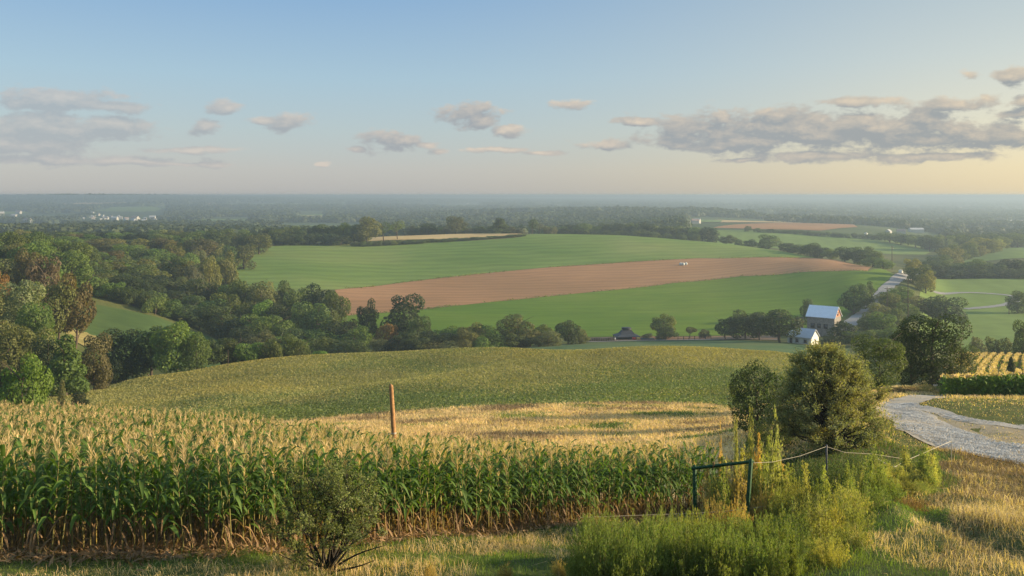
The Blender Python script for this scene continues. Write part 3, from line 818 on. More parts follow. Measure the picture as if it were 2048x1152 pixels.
row([(-60, 372, 460), (30, 362, 457), (110, 372, 470), (190, 390, 490)], 30, 48, ['round'], ['mid', 'dark', 'olive', 'green'], L2, G2, 8, 6)
row([(-50, 325, 478), (60, 325, 482), (150, 335, 505)], 38, 58, ['round'], ['green', 'mid', 'dark', 'olive'], L2, G2, 8, 7)
row([(-40, 285, 505), (40, 282, 512), (120, 280, 530)], 44, 66, ['round', 'low'], ['green', 'mid', 'olive', 'dark'], L2, G2, 6, 6)
row([(-50, 215, 585), (0, 215, 590)], 50, 75, ['round'], ['green', 'mid', 'olive'], L2, G2, 6, 6)
row([(-40, 180, 640), (20, 178, 650), (95, 176, 668)], 52, 84, ['round'], ['mid', 'olive', 'green'], L2, G2, 6, 8)
row([(-30, 150, 690), (10, 150, 700)], 55, 92, ['round'], ['mid', 'olive'], L2, G2, 5, 8)
tree(88, 262, 508, 72, 'round', 'red', 'reddish brown autumn tree on the left slope', name='broadleaf_tree')
tree(52, 268, 496, 50, 'round', 'brown', 'dull brown crown up and left of the reddish tree', name='broadleaf_tree')
tree(-4, 240, 533, 44, 'round', 'orange', 'orange autumn crown at the left border of the picture', name='broadleaf_tree')
tree(150, 244, 538, 78, 'round', (0.108, 0.090, 0.032), 'large tree with orange tinted top at the edge of the clearing', name='broadleaf_tree')
tree(118, 240, 560, 66, 'round', 'olive', 'olive crown left of the large orange tinted tree', name='broadleaf_tree')
tree(42, 228, 556, 82, 'round', 'pale', 'pale green crown below the orange crown on the left slope', name='broadleaf_tree')
tree(72, 212, 600, 74, 'round', 'green', 'green crown below the pale one on the left slope', name='broadleaf_tree')
tree(48, 118, 704, 92, 'round', 'bright', 'bright green rounded tree rising behind the corn at the far left', name='broadleaf_tree')
tree(2, 120, 712, 70, 'round', 'brown', 'brownish tree behind the corn left of the bright green one', name='broadleaf_tree')
tree(132, 158, 664, 84, 'cone', 'green', 'tall pointed green tree between the bright tree and the dark pair', name='conifer')
tree(96, 168, 674, 60, 'round', 'deep', 'dark tree squeezed left of the tall pointed tree', name='broadleaf_tree')
tree(188, 170, 664, 66, 'round', 'brown', 'brown tinted tree right of the tall pointed tree', name='broadleaf_tree')
tree(200, 174, 712, 44, 'low', 'brown', 'low russet tree at the left end of the crop field', name='broadleaf_tree')
tree(124, 140, 757, 22, 'cone', 'pale', 'small pale sapling in front of the tall pointed tree', name='sapling')
tree(160, 145, 775, 34, 'low', 'deep', 'dark bush at the left foot of the crop hill', name='bush', cat='bush')
tree(252, 212, 655, 88, 'round', 'deep', 'large dark tree, left one of the clump behind the crop hill', name='broadleaf_tree')
tree(300, 214, 648, 92, 'round', 'dark', 'large dark olive tree in the middle of the clump behind the crop hill', name='broadleaf_tree')
tree(352, 210, 640, 90, 'round', 'green', 'tallest brighter tree of the clump behind the crop hill', name='broadleaf_tree')
tree(392, 209, 662, 56, 'round', 'mid', 'right hand tree of the clump behind the crop hill', name='broadleaf_tree')
tree(232, 206, 700, 50, 'low', 'deep', 'low dark bush at the foot of the clump behind the crop hill', name='bush', cat='bush')
L4u, G4u = 'tree filling the wood corner directly above the clearing', 'trees in the wood corner above the clearing'
row([(150, 352, 566), (230, 345, 575), (330, 338, 590)], 26, 52, ['round', 'low'], ['dark', 'mid', 'deep', 'olive'], 'tree of the dark rank at the upper edge of the clearing', 'trees above the clearing', 6, 7)
row([(180, 332, 580), (330, 330, 608)], 24, 44, ['low'], ['dark', 'mid', 'green'], 'low tree along the upper edge of the clearing', 'low trees above the clearing', 3, 5)
row([(172, 400, 540), (250, 385, 556)], 20, 50, ['round', 'low'], ['dark', 'mid', 'olive', 'green'], L4u, G4u, 6, 6)
row([(178, 372, 556), (240, 360, 570)], 20, 50, ['round', 'low'], ['dark', 'mid', 'green'], L4u, G4u, 6, 6)
L3 = 'young tree in the hedge right behind the crest of the crop hill'; G3 = 'hedge trees behind the crop hill'
row([(440, 224, 676), (520, 226, 674), (610, 230, 682)], 26, 44, ['low', 'round'], ['green', 'mid', 'green', 'dark'], L3, G3, 3, 6)
row([(640, 226, 694), (668, 226, 692)], 30, 34, ['low'], ['bright'], 'small bright green bush right of the hedge behind the crop hill', 'bright bushes behind the crop hill', 2, 3, name='bush', cat='bush')
# dark belt of trees crossing the valley in front of the green hill
L4 = 'tree in the dark belt of wood crossing the valley below the green hill'; G4 = 'trees of the valley belt'
row([(175, 418, 522), (300, 405, 540), (400, 392, 556), (500, 385, 563), (600, 380, 566)], 33, 52, ['round'], MIX, L4, G4, 8, 8)
row([(200, 385, 545), (300, 372, 562), (400, 362, 580), (500, 355, 588), (600, 350, 590), (680, 345, 600)], 35, 58, ['round', 'low'], MIX, L4, G4, 7, 10)
row([(215, 352, 565), (300, 344, 585), (400, 332, 606), (500, 328, 622), (600, 322, 634), (720, 318, 650)], 37, 62, ['round', 'low'], ['dark', 'deep', 'mid', 'dark', 'green'], L4, G4, 6, 10)
row([(480, 308, 655), (600, 300, 672), (700, 297, 680), (800, 297, 680), (900, 300, 672)], 38, 52, ['low', 'round'], ['dark', 'mid', 'green', 'olive', 'deep'], L4, G4, 5, 9)
tree(640, 372, 564, 78, 'round', 'deep', 'broad dark tree standing highest at the right end of the belt', name='broadleaf_tree')
tree(668, 362, 578, 60, 'round', 'dark', 'dark tree touching the lower left end of the ploughed field', name='broadleaf_tree')
tree(735, 338, 595, 46, 'round', 'deep', 'small round dark tree in front of the ploughed field, left of a bigger one', name='broadleaf_tree')
tree(808, 334, 585, 88, 'round', 'deep', 'big round dark tree in front of the ploughed field', name='broadleaf_tree')
tree(775, 318, 630, 50, 'low', (0.13, 0.085, 0.03), 'orange autumn bush below the big round dark tree', name='bush', cat='bush')
tree(700, 326, 625, 50, 'low', 'brown', 'brownish bush left of the orange one', name='bush', cat='bush')
tree(838, 318, 632, 50, 'round', 'dark', 'dark tree below and right of the big round one', name='broadleaf_tree')
L5 = 'rounded tree in the hedge between the valley belt and the pavilion'; G5 = 'hedge trees left of the pavilion'
row([(880, 312, 646), (940, 312, 640), (985, 312, 636)], 32, 52, ['round', 'low'], ['mid', 'dark', 'olive', 'green'], L5, G5, 4, 5)
row([(840, 296, 672), (1000, 302, 668)], 30, 44, ['low'], ['green', 'mid', 'olive'], 'low bush at the foot of the hedge left of the pavilion', 'bushes below the hedge left of the pavilion', 3, 6, name='bush', cat='bush')
row([(850, 303, 662), (930, 304, 656), (1110, 312, 662)], 22, 46, ['low', 'round'], ['dark', 'mid', 'green', 'olive'], 'low tree thickening the lower edge of the hedge left of the pavilion', 'low trees of the hedge left of the pavilion', 3, 5, name='bush', cat='bush')
tree(1038, 312, 626, 80, 'round', 'olive', 'tallest rounded olive tree of the hedge left of the pavilion', name='broadleaf_tree')
tree(1088, 318, 646, 44, 'round', 'olive', 'smaller olive tree standing at the right end of the hedge', name='broadleaf_tree')
tree(1136, 322, 638, 54, 'round', 'dark', 'separate dark tree halfway between hedge and pavilion', name='broadleaf_tree')
tree(1162, 324, 650, 34, 'low', 'olive', 'low olive bush leaning on the separate dark tree', name='bush', cat='bush')
# farm
WID = 1.08
tree(1328, 346, 627, 52, 'round', 'mid', 'tall round tree right of the dark pavilion', name='broadleaf_tree')
tree(1332, 337, 648, 46, 'low', 'deep', 'very dark low tree in front of the tall round one by the pavilion', name='broadleaf_tree')
tree(1380, 342, 655, 26, 'umbrella', 'brown', 'small umbrella shaped russet tree beside the farm lane', name='umbrella_tree')
tree(1409, 342, 655, 27, 'low', 'grey', 'small round grey bush right of the umbrella tree', name='bush', cat='bush')
tree(1296, 342, 664, 24, 'low', 'grey', 'small round grey bush touching the right side of the pavilion', name='bush', cat='bush')
tree(1318, 333, 676, 14, 'cone', 'deep', 'tiny dark clipped conifer on the lane below the very dark tree', name='conifer')
tree(1452, 330, 632, 50, 'round', 'dark', 'leftmost tree of the dark clump left of the white house', name='broadleaf_tree')
tree(1490, 328, 618, 70, 'round', 'dark', 'broad second tree of the dark clump left of the white house', name='broadleaf_tree')
tree(1520, 322, 622, 56, 'round', 'deep', 'third tree of the dark clump left of the white house', name='broadleaf_tree')
tree(1560, 304, 617, 86, 'round', 'deep', 'largest darkest tree of the clump, touching the white house', name='broadleaf_tree')
tree(1615, 372, 596, 32, 'round', 'dark', 'small dark tree standing left behind the barn', name='broadleaf_tree')
tree(1708, 392, 567, 56, 'round', 'dark', 'round dark tree beside the road behind the barn', name='broadleaf_tree')
tree(1734, 402, 561, 32, 'round', 'dark', 'smaller round tree right behind the one beside the road', name='broadleaf_tree')
tree(1690, 300, 640, 62, 'round', 'deep', 'dark spreading tree hiding the right end of the barn', name='broadleaf_tree')
tree(1658, 297, 662, 36, 'low', 'dark', 'low dark bush between barn and white house', name='bush', cat='bush')
L6 = 'leafy bush in the hedge right of the barn and below the road'; G6 = 'bushes right of the barn'
row([(1715, 285, 652), (1795, 282, 652)], 26, 50, ['low'], ['green', 'mid'], L6, G6, 6, 5, name='bush', cat='bush')
L7 = 'hazy tree on the bank right of the country road'; G7 = 'trees right of the country road'
row([(1740, 345, 628), (1790, 400, 590), (1820, 440, 565)], 17, 44, ['low', 'round'], ['mid', 'olive', 'dark', 'green'], L7, G7, 8, 7)
row([(1765, 325, 636), (1810, 360, 610), (1850, 400, 590)], 24, 50, ['low', 'round'], ['mid', 'olive', 'green'], L7, G7, 8, 7)
row([(1825, 500, 516), (1850, 470, 530), (1860, 440, 560)], 14, 46, ['round'], ['olive', 'mid', 'yellow'], L7, G7, 8, 7)
tree(1893, 380, 590, 78, 'round', 'dark', 'round dark tree in front of the looping lane', name='broadleaf_tree')
tree(1866, 388, 606, 50, 'round', 'dark', 'dark tree at the left foot of the one before the looping lane', name='broadleaf_tree')
tree(2036, 430, 582, 46, 'round', 'dark', 'dark tree where the looping lane turns', name='broadleaf_tree')
L8 = 'tree in the dark row at the right border between ploughed field and road'; G8 = 'trees behind the right end of the ploughed field'
row([(1582, 690, 492), (1600, 680, 488), (1625, 665, 486), (1650, 650, 494)], 19, 36, ['round'], ['dark', 'mid', 'deep'], L8, G8, 5, 3)
row([(1662, 640, 496), (1690, 625, 492), (1720, 615, 488), (1745, 600, 492), (1765, 570, 512)], 22, 44, ['round', 'low'], ['mid', 'dark', 'olive'], L8, G8, 5, 4)
row([(1745, 560, 518), (1790, 550, 520)], 22, 44, ['round', 'low'], ['dark', 'mid'], L8, G8, 5, 4)
L9 = 'tree in the long dark wood at the right beyond the looping lane'; G9 = 'trees beyond the looping lane'
row([(1870, 600, 520), (1960, 605, 520), (2080, 600, 516)], 30, 52, ['round'], ['dark', 'deep', 'mid'], L9, G9, 8, 6)
row([(1870, 585, 548), (2080, 585, 545)], 30, 50, ['round', 'low'], ['dark', 'deep'], L9, G9, 4, 8)
row([(1880, 680, 504), (1900, 720, 492), (1940, 800, 480), (2010, 880, 472)], 17, 44, ['round'], ['olive', 'mid', 'yellow'], 'pale hazy tree in the diagonal row climbing to the right of the distant field', 'trees of the diagonal row', 10, 4)
row([(1860, 900, 470), (1940, 960, 464), (2080, 980, 462)], 26, 46, ['round'], ['mid', 'dark'], 'faint tree in the hazy wood before the right hand village', 'hazy trees before the right village', 10, 4)
# crest of the green hill
L10 = 'tree in the dark wood along the upper left crest of the green hill'; G10 = 'trees of the crest wood'
row([(548, 708, 455), (620, 712, 450), (700, 715, 446), (730, 715, 442)], 19, 36, ['round'], ['dark', 'deep', 'mid'], L10, G10, 5, 4)
row([(560, 694, 463), (700, 700, 462)], 22, 34, ['round', 'low'], ['deep', 'dark'], L10, G10, 4, 4)
tree(735, 712, 433, 56, 'round', 'olive', 'tallest tree of the crest wood above the grain field', name='broadleaf_tree')
tree(768, 722, 444, 36, 'open', 'dark', 'open tree right of the tallest one in the crest wood', name='broadleaf_tree')
tree(795, 735, 441, 30, 'open', 'mid', 'thin tree at the right end of the crest wood', name='broadleaf_tree')
L11 = 'hazy tree beyond the narrow grain field on the crest'; G11 = 'trees beyond the grain field'
row([(822, 812, 452), (860, 815, 450), (1000, 815, 452), (1045, 812, 456)], 22, 32, ['round', 'low'], ['grey', 'mid', 'dark'], L11, G11, 6, 5)
tree(858, 808, 445, 34, 'round', 'dark', 'dark tree left of the pale tall one beyond the grain field', name='broadleaf_tree')
tree(912, 806, 432, 50, 'round', 'grey', 'pale tall tree beyond the grain field', name='broadleaf_tree')
tree(1000, 804, 434, 42, 'cone', 'dark', 'dark pointed tree beyond the right end of the grain field', name='broadleaf_tree')
tree(1064, 770, 437, 24, 'open', 'dark', 'lone tree with bare trunk at the top of the green hill', name='broadleaf_tree')
row([(1078, 815, 447), (1110, 818, 452)], 14, 24, ['open', 'low'], ['grey'], 'pale bare looking tree right of the lone tree on the crest', 'bare trees on the crest', 4, 3)
L12 = 'tree in the long dark wood behind the right half of the green crest'; G12 = 'trees behind the right crest'
row([(1100, 905, 449), (1200, 905, 446), (1300, 905, 446), (1380, 890, 451), (1440, 880, 457)], 20, 34, ['round'], ['dark', 'deep', 'mid'], L12, G12, 6, 4)
row([(1110, 850, 457), (1250, 850, 456), (1400, 845, 464)], 24, 32, ['round', 'low'], ['dark', 'deep'], L12, G12, 6, 4)
tree(1454, 830, 469, 34, 'round', 'dark', 'round dark tree, left of the three hedge trees against the distant field', name='broadleaf_tree')
tree(1478, 815, 474, 20, 'low', 'dark', 'small tree between the round tree and the larger hedge clump', name='broadleaf_tree')
tree(1500, 800, 478, 34, 'round', 'dark', 'left half of the larger hedge clump on the crest', name='broadleaf_tree')
tree(1538, 785, 469, 54, 'round', 'mid', 'broad tree ending the hedge clump on the crest', name='broadleaf_tree')
tree(1496, 1090, 449, 18, 'low', 'dark', 'single round bush at the left end of the distant hedge', name='bush', cat='bush')
row([(1515, 1080, 455), (1600, 1070, 458), (1700, 1050, 463), (1780, 1030, 465)], 14, 20, ['low'], ['dark', 'mid'], 'bush in the distant hedge between ploughed and green field', 'bushes of the distant hedge', 4, 2, name='bush', cat='bush')
row([(1780, 1010, 462), (1850, 960, 470), (1885, 900, 480)], 18, 34, ['round'], ['mid', 'dark'], 'hazy tree bordering the far right side of the distant green field', 'trees bordering the distant field', 6, 4)
# hedge below the grain field
row([(712, 690, 481), (800, 705, 478), (900, 722, 474), (1000, 742, 470), (1048, 752, 466)], 13, 20, ['low'], ['dark', 'mid'], 'clipped bush in the low hedge along the grain field', 'hedge along the grain field', 1, 1.5, 0.15, name='bush', cat='bush')
# trees close to the track
tree(1518, 52, 703, 116, 'finelow', 'deep', 'dense dark tree left of the big olive tree', name='broadleaf_tree')
tree(1757, 72, 673, 108, 'fine', 'dark', 'upright dark green tree between olive tree and giant dark tree', name='broadleaf_tree')
tree(1862, 88, 630, 150, 'fine', 'deep', 'giant dark tree with the track bending round its foot', name='broadleaf_tree')
tree(1822, 92, 652, 78, 'fine', 'deep', 'dark tree merging into the left side of the giant one', name='broadleaf_tree')
tree(1922, 90, 690, 66, 'fine', 'dark', 'lower dark tree merging into the right side of the giant one', name='broadleaf_tree')
tree(1862, 72, 768, 62, 'finelow', 'yellow', 'yellow green bush below the giant dark tree, by the track', name='bush', cat='bush')
tree(1815, 66, 776, 54, 'finelow', 'orange', 'russet bush at the bend of the track', name='bush', cat='bush')
tree(1786, 64, 785, 44, 'finelow', 'brown', 'dry brown bush left of the russet one at the bend', name='bush', cat='bush')
tree(1545, 44, 832, 90, 'finelow', 'dark', 'dark undergrowth bush under the left side of the olive tree', name='bush', cat='bush')
tree(1598, 46, 838, 70, 'finelow', 'olive', 'olive undergrowth bush beside the dark tree trunk', name='bush', cat='bush')
tree(2022, 104, 712, 19, 'cone', 'deep', 'narrow dark cypress among the striped corn rows', name='cypress')
tree(2046, 190, 640, 44, 'round', 'dark', 'dark tree cut by the right border above the striped corn', name='broadleaf_tree')
L13 = 'grey half bare tree above the striped corn rows'; G13 = 'grey trees above the striped corn'
row([(1955, 210, 668), (2010, 215, 660)], 24, 40, ['open', 'low'], ['grey', 'olive'], L13, G13, 6, 6)
# ------------------------------------------------------------------ corn
M['corn_leaf'] = leaf_mat('corn_leaf', (0.085, 0.150, 0.030), 0.35, 0.25, 1.5, 0.2)
M['corn_dry'] = leaf_mat('corn_dry_leaf', (0.21, 0.135, 0.070), 0.25, 0.3, 3.0, 0.2)
M['corn_stalk'] = leaf_mat('corn_stalk', (0.17, 0.15, 0.05), 0.1, 0.3, 2.0, 0.3)
M['tassel'] = leaf_mat('corn_tassel', (0.45, 0.335, 0.185), 0.3, 0.25, 2.0, 0.1)
M['husk'] = leaf_mat('corn_husk', (0.20, 0.21, 0.08), 0.2, 0.3, 3, 0.3)
CORN_M = [M['corn_stalk'], M['corn_leaf'], M['corn_dry'], M['tassel'], M['husk']]

def strip(path, width, side, fold=0.25):
    """ribbon leaf: path (n,3), width (n,), side unit vector; V-folded along its midrib"""
    path = np.asarray(path); w = np.asarray(width)[:, None]
    up = np.array([0, 0, 1.0])
    L = path - side * w * 0.5 + up * w * fold; R = path + side * w * 0.5 + up * w * fold
    n = len(path)
    V = np.concatenate([L, path, R])
    i = np.arange(n - 1)
    q = np.concatenate([np.stack([i, i + n, i + n + 1, i + 1], -1), np.stack([i + n, i + 2 * n, i + 2 * n + 1, i + n + 1], -1)])
    return V, q

def corn_parts(seed, lod=0, dry=0.35, h=2.0):
    """returns dict part -> (V, q, t): stalk, leaves, dry leaves, tassel; plant of total height ~ h + tassel"""
    r = np.random.RandomState(seed)
    out = {k: Geo() for k in ('stalk', 'leaves', 'dry_leaves', 'tassel', 'ear')}
    lean = r.normal(0, 0.02, 2)
    def ax(z): return np.array([lean[0] * z, lean[1] * z, z])
    n = 5 if lod == 0 else 3
    zz = np.linspace(-0.03, h * 0.93, n)
    V, q, t = tube([ax(z) for z in zz], np.linspace(0.017, 0.008, n), 5 if lod == 0 else 3)
    out['stalk'].add(V, q, t)
    a0 = r.uniform(0, 6.28)
    nl = 13 if lod == 0 else 9
    for i in range(nl):
        z0 = h * (0.10 + 0.82 * i / (nl - 1))
        a = a0 + math.pi * i + r.normal(0, 0.35)
        L = r.uniform(0.55, 0.85) * (0.75 if i > nl - 4 else 1.0)
        d = np.array([math.cos(a), math.sin(a), 0]); side = np.array([-d[1], d[0], 0])
        m = 6 if lod == 0 else 4
        u = np.linspace(0, 1, m)
        isdry = z0 < h * (dry + r.uniform(-0.12, 0.12))
        if isdry:
            L *= r.uniform(0.4, 0.75); rise, droop = r.uniform(-0.1, 0.4), r.uniform(0.8, 1.4)
        else:
            rise, droop = r.uniform(0.75, 1.15), r.uniform(0.65, 1.2) * (0.55 if i > nl - 4 else 1)
        hor = L * (u * 0.62 + 0.06 * u * u); ver = L * (rise * u - droop * u ** 2.4)
        P_ = ax(z0)[None] + d[None] * hor[:, None] + np.array([0, 0, 1.0])[None] * ver[:, None]
        P_ += side[None] * (r.normal(0, 0.05) * u ** 2)[:, None]
        w = 0.100 * (0.45 + 1.1 * u) * (1 - u ** 3.2) * r.uniform(0.85, 1.2) * (r.uniform(0.3, 0.6) if isdry else 1) + 0.006
        V, q = strip(P_, w, side)
        out['dry_leaves' if isdry else 'leaves'].add(V, q)
    a = r.uniform(0, 6.28); b = ax(h * r.uniform(0.46, 0.58)); d = np.array([math.cos(a) * 0.35, math.sin(a) * 0.35, 1.0])
    V, q, t = tube([b, b + d * 0.05, b + d * 0.12, b + d * 0.19, b + d * 0.23], [0.012, 0.027, 0.030, 0.020, 0.006], 5 if lod == 0 else 3)
    out['ear'].add(V, q, t)
    top = ax(h * 0.93)
    nt = 15 if lod == 0 else 16
    for i in range(nt):
        a = r.uniform(0, 6.28); sp = 0.0 if i == 0 else r.uniform(0.25, 0.75)
        L = (0.34 if i == 0 else r.uniform(0.15, 0.26)) * (1.0 if lod == 0 else 0.8)
        b = top + np.array([0, 0, 0.02 * i]) 
        d = np.array([math.cos(a) * sp, math.sin(a) * sp, 1.0]); d /= np.linalg.norm(d)
        P_ = np.array([b, b + d * L * 0.5, b + d * L - np.array([0, 0, 0.05 * sp])])
        sd = unit(np.cross(d, r.normal(size=3))[None])[0]
        V, q = strip(P_, [0.007, 0.014, 0.005] if lod == 0 else [0.007, 0.013, 0.005], sd, 0.0)
        out['tassel'].add(V, q)
    return out

CORN_PROTO = []
for i in range(10):
    pr = corn_parts(100 + i, 0, 0.33 if i % 3 else 0.45, h=random.uniform(1.95, 2.15))
    CORN_PROTO.append({k: g.mesh('corn_' + k, [CORN_M[j]]) for j, (k, g) in enumerate(pr.items()) if g.V})

def corn_positions():
    f = [(X(p, d), d) for p, d in densify(CORN_FRONT, False, 4)]
    fx = np.array([a for a, b in f]); fy = np.array([b for a, b in f])
    s = np.concatenate([[0], np.cumsum(np.hypot(np.diff(fx), np.diff(fy)))])
    bp = np.array([p for p, d in CORN_BACK], float); bd = np.array([d for p, d in CORN_BACK], float)
    out = []
    r = np.random.RandomState(3)
    for k in range(90):
        t = np.arange(-26, s[-1] + 30, 0.21) + r.uniform(0, 0.2)
        n = len(t)
        x = np.interp(t, s, fx) + np.minimum(t, 0) + r.normal(0, 0.035, n) + np.where(t > s[-1], t - s[-1], 0) * 0.8
        y = np.interp(t, s, fy) + k * 0.74 + r.normal(0, 0.045, n) + np.where(t > s[-1], t - s[-1], 0) * 0.6
        px = 1024 + F * x / y
        # stay in front of the back edge and inside the right end of the field
        ok = (y < np.interp(px, bp, bd)) & (px < 1432 - k * 4) & (px > -330)
        ok &= r.rand(n) > 0.03
        for j in np.nonzero(ok)[0]: out.append((k, x[j], y[j]))
    return out
CORN = corn_positions()
POLE_XY = (X(792, 33.5), 33.5)

def build_corn():
    near = sorted([c for c in CORN if c[0] <= 2 and -30 < 1024 + F * c[1] / c[2] < 1440], key=lambda c: (c[0], c[2]))
    near = near[:300]
    nset = set((c[0], c[1], c[2]) for c in near)
    zs = H([c[1] for c in near], [c[2] for c in near])
    for (k, x, y), z in zip(near, zs):
        e = bpy.data.objects.new('corn_plant', None); C.objects.link(e)
        e.location = (x, y, float(z)); e.rotation_euler = (random.gauss(0, 0.05), random.gauss(0, 0.05), random.uniform(0, 6.28))
        sc = random.uniform(0.84, 1.1)
        e.scale = (sc, sc, sc * random.uniform(0.95, 1.05)); e.empty_display_size = 0.1
        tag(e, 'tall green corn plant with a pale tassel in the front rows of the cornfield', 'corn plant', 'corn plants along the front of the field')
        pr = random.choice(CORN_PROTO)
        for k2, me in pr.items(): link(k2, me, e)
    rest = [c for c in CORN if (c[0], c[1], c[2]) not in nset]
    # variants joined into one mass of corn
    var = []
    for i in range(14):
        pr = corn_parts(300 + i, 1, 0.3, h=random.uniform(1.9, 2.15))
        V, q, mi, n = [], [], [], 0
        T = []; tmi = []
        for j, (k, g) in enumerate(pr.items()):
            if not g.V: continue
            vv = np.concatenate(g.V); V.append(vv)
            if g.Q: qq = np.concatenate(g.Q); q.append(qq + n); mi.append(np.full(len(qq), j))
            if g.T: tt = np.concatenate(g.T); T.append(tt + n); tmi.append(np.full(len(tt), j))
            n += len(vv)
        var.append((np.concatenate(V), np.concatenate(q), np.concatenate(mi), np.concatenate(T), np.concatenate(tmi)))
    xs = np.array([c[1] for c in rest]); ys = np.array([c[2] for c in rest]); zs = H(xs, ys)
    r = np.random.RandomState(4)
    Va, Qa, Ma, Ta, Na, n0 = [], [], [], [], [], 0
    for x, y, z in zip(xs, ys, zs):
        v, q, m, t, tm = var[r.randint(len(var))]
        a = r.uniform(0, 6.28); s = r.uniform(0.9, 1.08); cs, sn = math.cos(a) * s, math.sin(a) * s
        Va.append(np.stack([v[:, 0] * cs - v[:, 1] * sn + x, v[:, 0] * sn + v[:, 1] * cs + y, v[:, 2] * s + z], -1))
        Qa.append(q + n0); Ma.append(m); Ta.append(t + n0); Na.append(tm); n0 += len(v)
    me = np_mesh('corn_field', np.concatenate(Va), [np.concatenate(Qa), np.concatenate(Ta)], CORN_M, np.concatenate(Ma + Na))
    tag(link('corn_field', me), 'mass of tasselled corn filling the field behind its front rows', 'cornfield', kind='stuff')
    print('corn', len(near), len(rest), n0)
build_corn()

# corn beyond the track on the right: green front block, then striped rows running uphill
def far_corn():
    r = np.random.RandomState(8)
    Va, Qa, Ma, n0 = [], [], [], 0
    pts = []
    for d in np.arange(63.5, 76, 0.7):
        lo = 1886 + (d - 63.5) * 2.0
        for px in np.arange(lo, 2260, 5.2): pts.append((X(px, d) + r.normal(0, .05), d + r.normal(0, .08), 1.55 + 0.25 * min(1, (px - 1880) / 160) , 0))
    # rows: lines of constant lateral direction climbing away from the viewer
    for x0 in np.arange(20, 90, 1.5):
        for y in np.arange(77, 168, 0.38):
            x = x0 + (y - 77) * (0.5 + 0.0006 * (y - 77)) + r.normal(0, .07)
            px = 1024 + F * x / y
            lo = np.interp(y, [77, 100, 130, 168], [1880, 1893, 1897, 1898])
            hi = 2260
            if lo < px < hi and not (2008 < px < 2034 and 98 < y < 140): pts.append((x, y + r.normal(0, .08), 1.25, 1))
    xs = np.array([p[0] for p in pts]); ys = np.array([p[1] for p in pts]); zs = H(xs, ys)
    hh = np.array([p[2] for p in pts]); kind = np.array([p[3] for p in pts])
    n = len(pts); k = 16
    idx = np.repeat(np.arange(n), k)
    m = len(idx)
    u = r.rand(m)
    Pp = np.stack([xs[idx] + r.normal(0, 0.16, m), ys[idx] + r.normal(0, 0.16, m), zs[idx] + hh[idx] * (0.12 + 0.88 * u)], -1)
    N_ = unit(r.normal(size=(m, 3)) * np.array([1, 1, 0.5]))
    V, q = leaf_quads(Pp, N_, r.uniform(0.25, 0.5, m), 0.35, r)
    mi = np.where(kind[idx] == 0, np.where(u > 0.90, 3, 1), np.where(u > 0.62, 3, np.where(r.rand(m) < 0.35, 2, 1)))
    front = (kind[idx] == 0) & (ys[idx] > 66.5) & (u > 0.72); mi[front] = 3
    me = np_mesh('striped_corn', V, q, CORN_M, mi)
    tag(link('striped_corn', me), 'young corn in golden stripes beyond the gravel track', 'cornfield', kind='stuff')
far_corn()

# ------------------------------------------------------------------ field texture made of real leaves and straw
def scatter_poly(poly, n, r):
    a = np.array([(p, math.log(d)) for p, d in densify(poly)])
    lo, hi = a.min(0), a.max(0)
    out = []
    tot = 0
    while tot < n:
        px = r.uniform(lo[0], hi[0], n); d = np.sqrt(r.uniform(math.exp(lo[1]) ** 2, math.exp(hi[1]) ** 2, n))
        q = np.stack([px, np.log(d)], -1)
        ok = inside(q, a)
        out.append(np.stack([px[ok], d[ok]], -1)); tot += ok.sum()
    o = np.concatenate(out)[:n]
    return X(o[:, 0], o[:, 1]), o[:, 1]

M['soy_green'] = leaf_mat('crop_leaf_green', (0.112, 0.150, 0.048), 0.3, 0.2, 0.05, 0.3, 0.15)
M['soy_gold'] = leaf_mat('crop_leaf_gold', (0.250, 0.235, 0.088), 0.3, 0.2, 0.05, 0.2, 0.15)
M['straw'] = leaf_mat('dry_straw', (0.53, 0.395, 0.215), 0.3, 0.3, 0.3, 0.1)
M['straw_brown'] = leaf_mat('brown_straw', (0.20, 0.140, 0.078), 0.25, 0.3, 0.3, 0.1)
M['grass'] = leaf_mat('green_grass', (0.105, 0.165, 0.028), 0.35, 0.3, 0.6, 0.5)
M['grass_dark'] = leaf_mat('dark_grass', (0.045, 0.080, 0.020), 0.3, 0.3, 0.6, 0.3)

def soy_leaves():
    r = np.random.RandomState(11)
    n = 420000
    x, y = scatter_poly(SOY, n, r)
    # plants stand in drills
    ca, sa = math.cos(0.12), math.sin(0.12)
    v = y * ca - x * sa; u_ = x * ca + y * sa
    v = np.round(v / 0.9) * 0.9 + r.normal(0, 0.15, n)
    x, y = u_ * ca - v * sa, u_ * sa + v * ca
    z = H(x, y)
    Pp = np.stack([x, y, z + r.uniform(0.12, 0.42, n)], -1)
    N_ = unit(r.normal(size=(n, 3)) * np.array([0.7, 0.7, 0.6]) + np.array([0, 0, 0.7]))
    V, q = leaf_quads(Pp, N_, r.uniform(0.12, 0.29, n), 0.85, r)
    px = 1024 + F * x / y
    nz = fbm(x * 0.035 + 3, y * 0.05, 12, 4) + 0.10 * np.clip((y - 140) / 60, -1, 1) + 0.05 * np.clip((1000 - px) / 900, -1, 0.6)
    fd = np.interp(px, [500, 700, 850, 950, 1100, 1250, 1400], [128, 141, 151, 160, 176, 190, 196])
    nz = nz + 0.24 * np.exp(-((y - fd) / 5.0) ** 2) * (px > 560) - 0.07 * np.exp(-((y - fd + 30) / 20.0) ** 2) + 0.05 * (y > fd)  # gold paints the fold's sunlit crest, green the shaded band below it
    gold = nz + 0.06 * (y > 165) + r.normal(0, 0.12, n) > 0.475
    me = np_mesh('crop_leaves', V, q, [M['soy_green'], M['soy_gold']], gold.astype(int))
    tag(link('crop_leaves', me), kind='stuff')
soy_leaves()

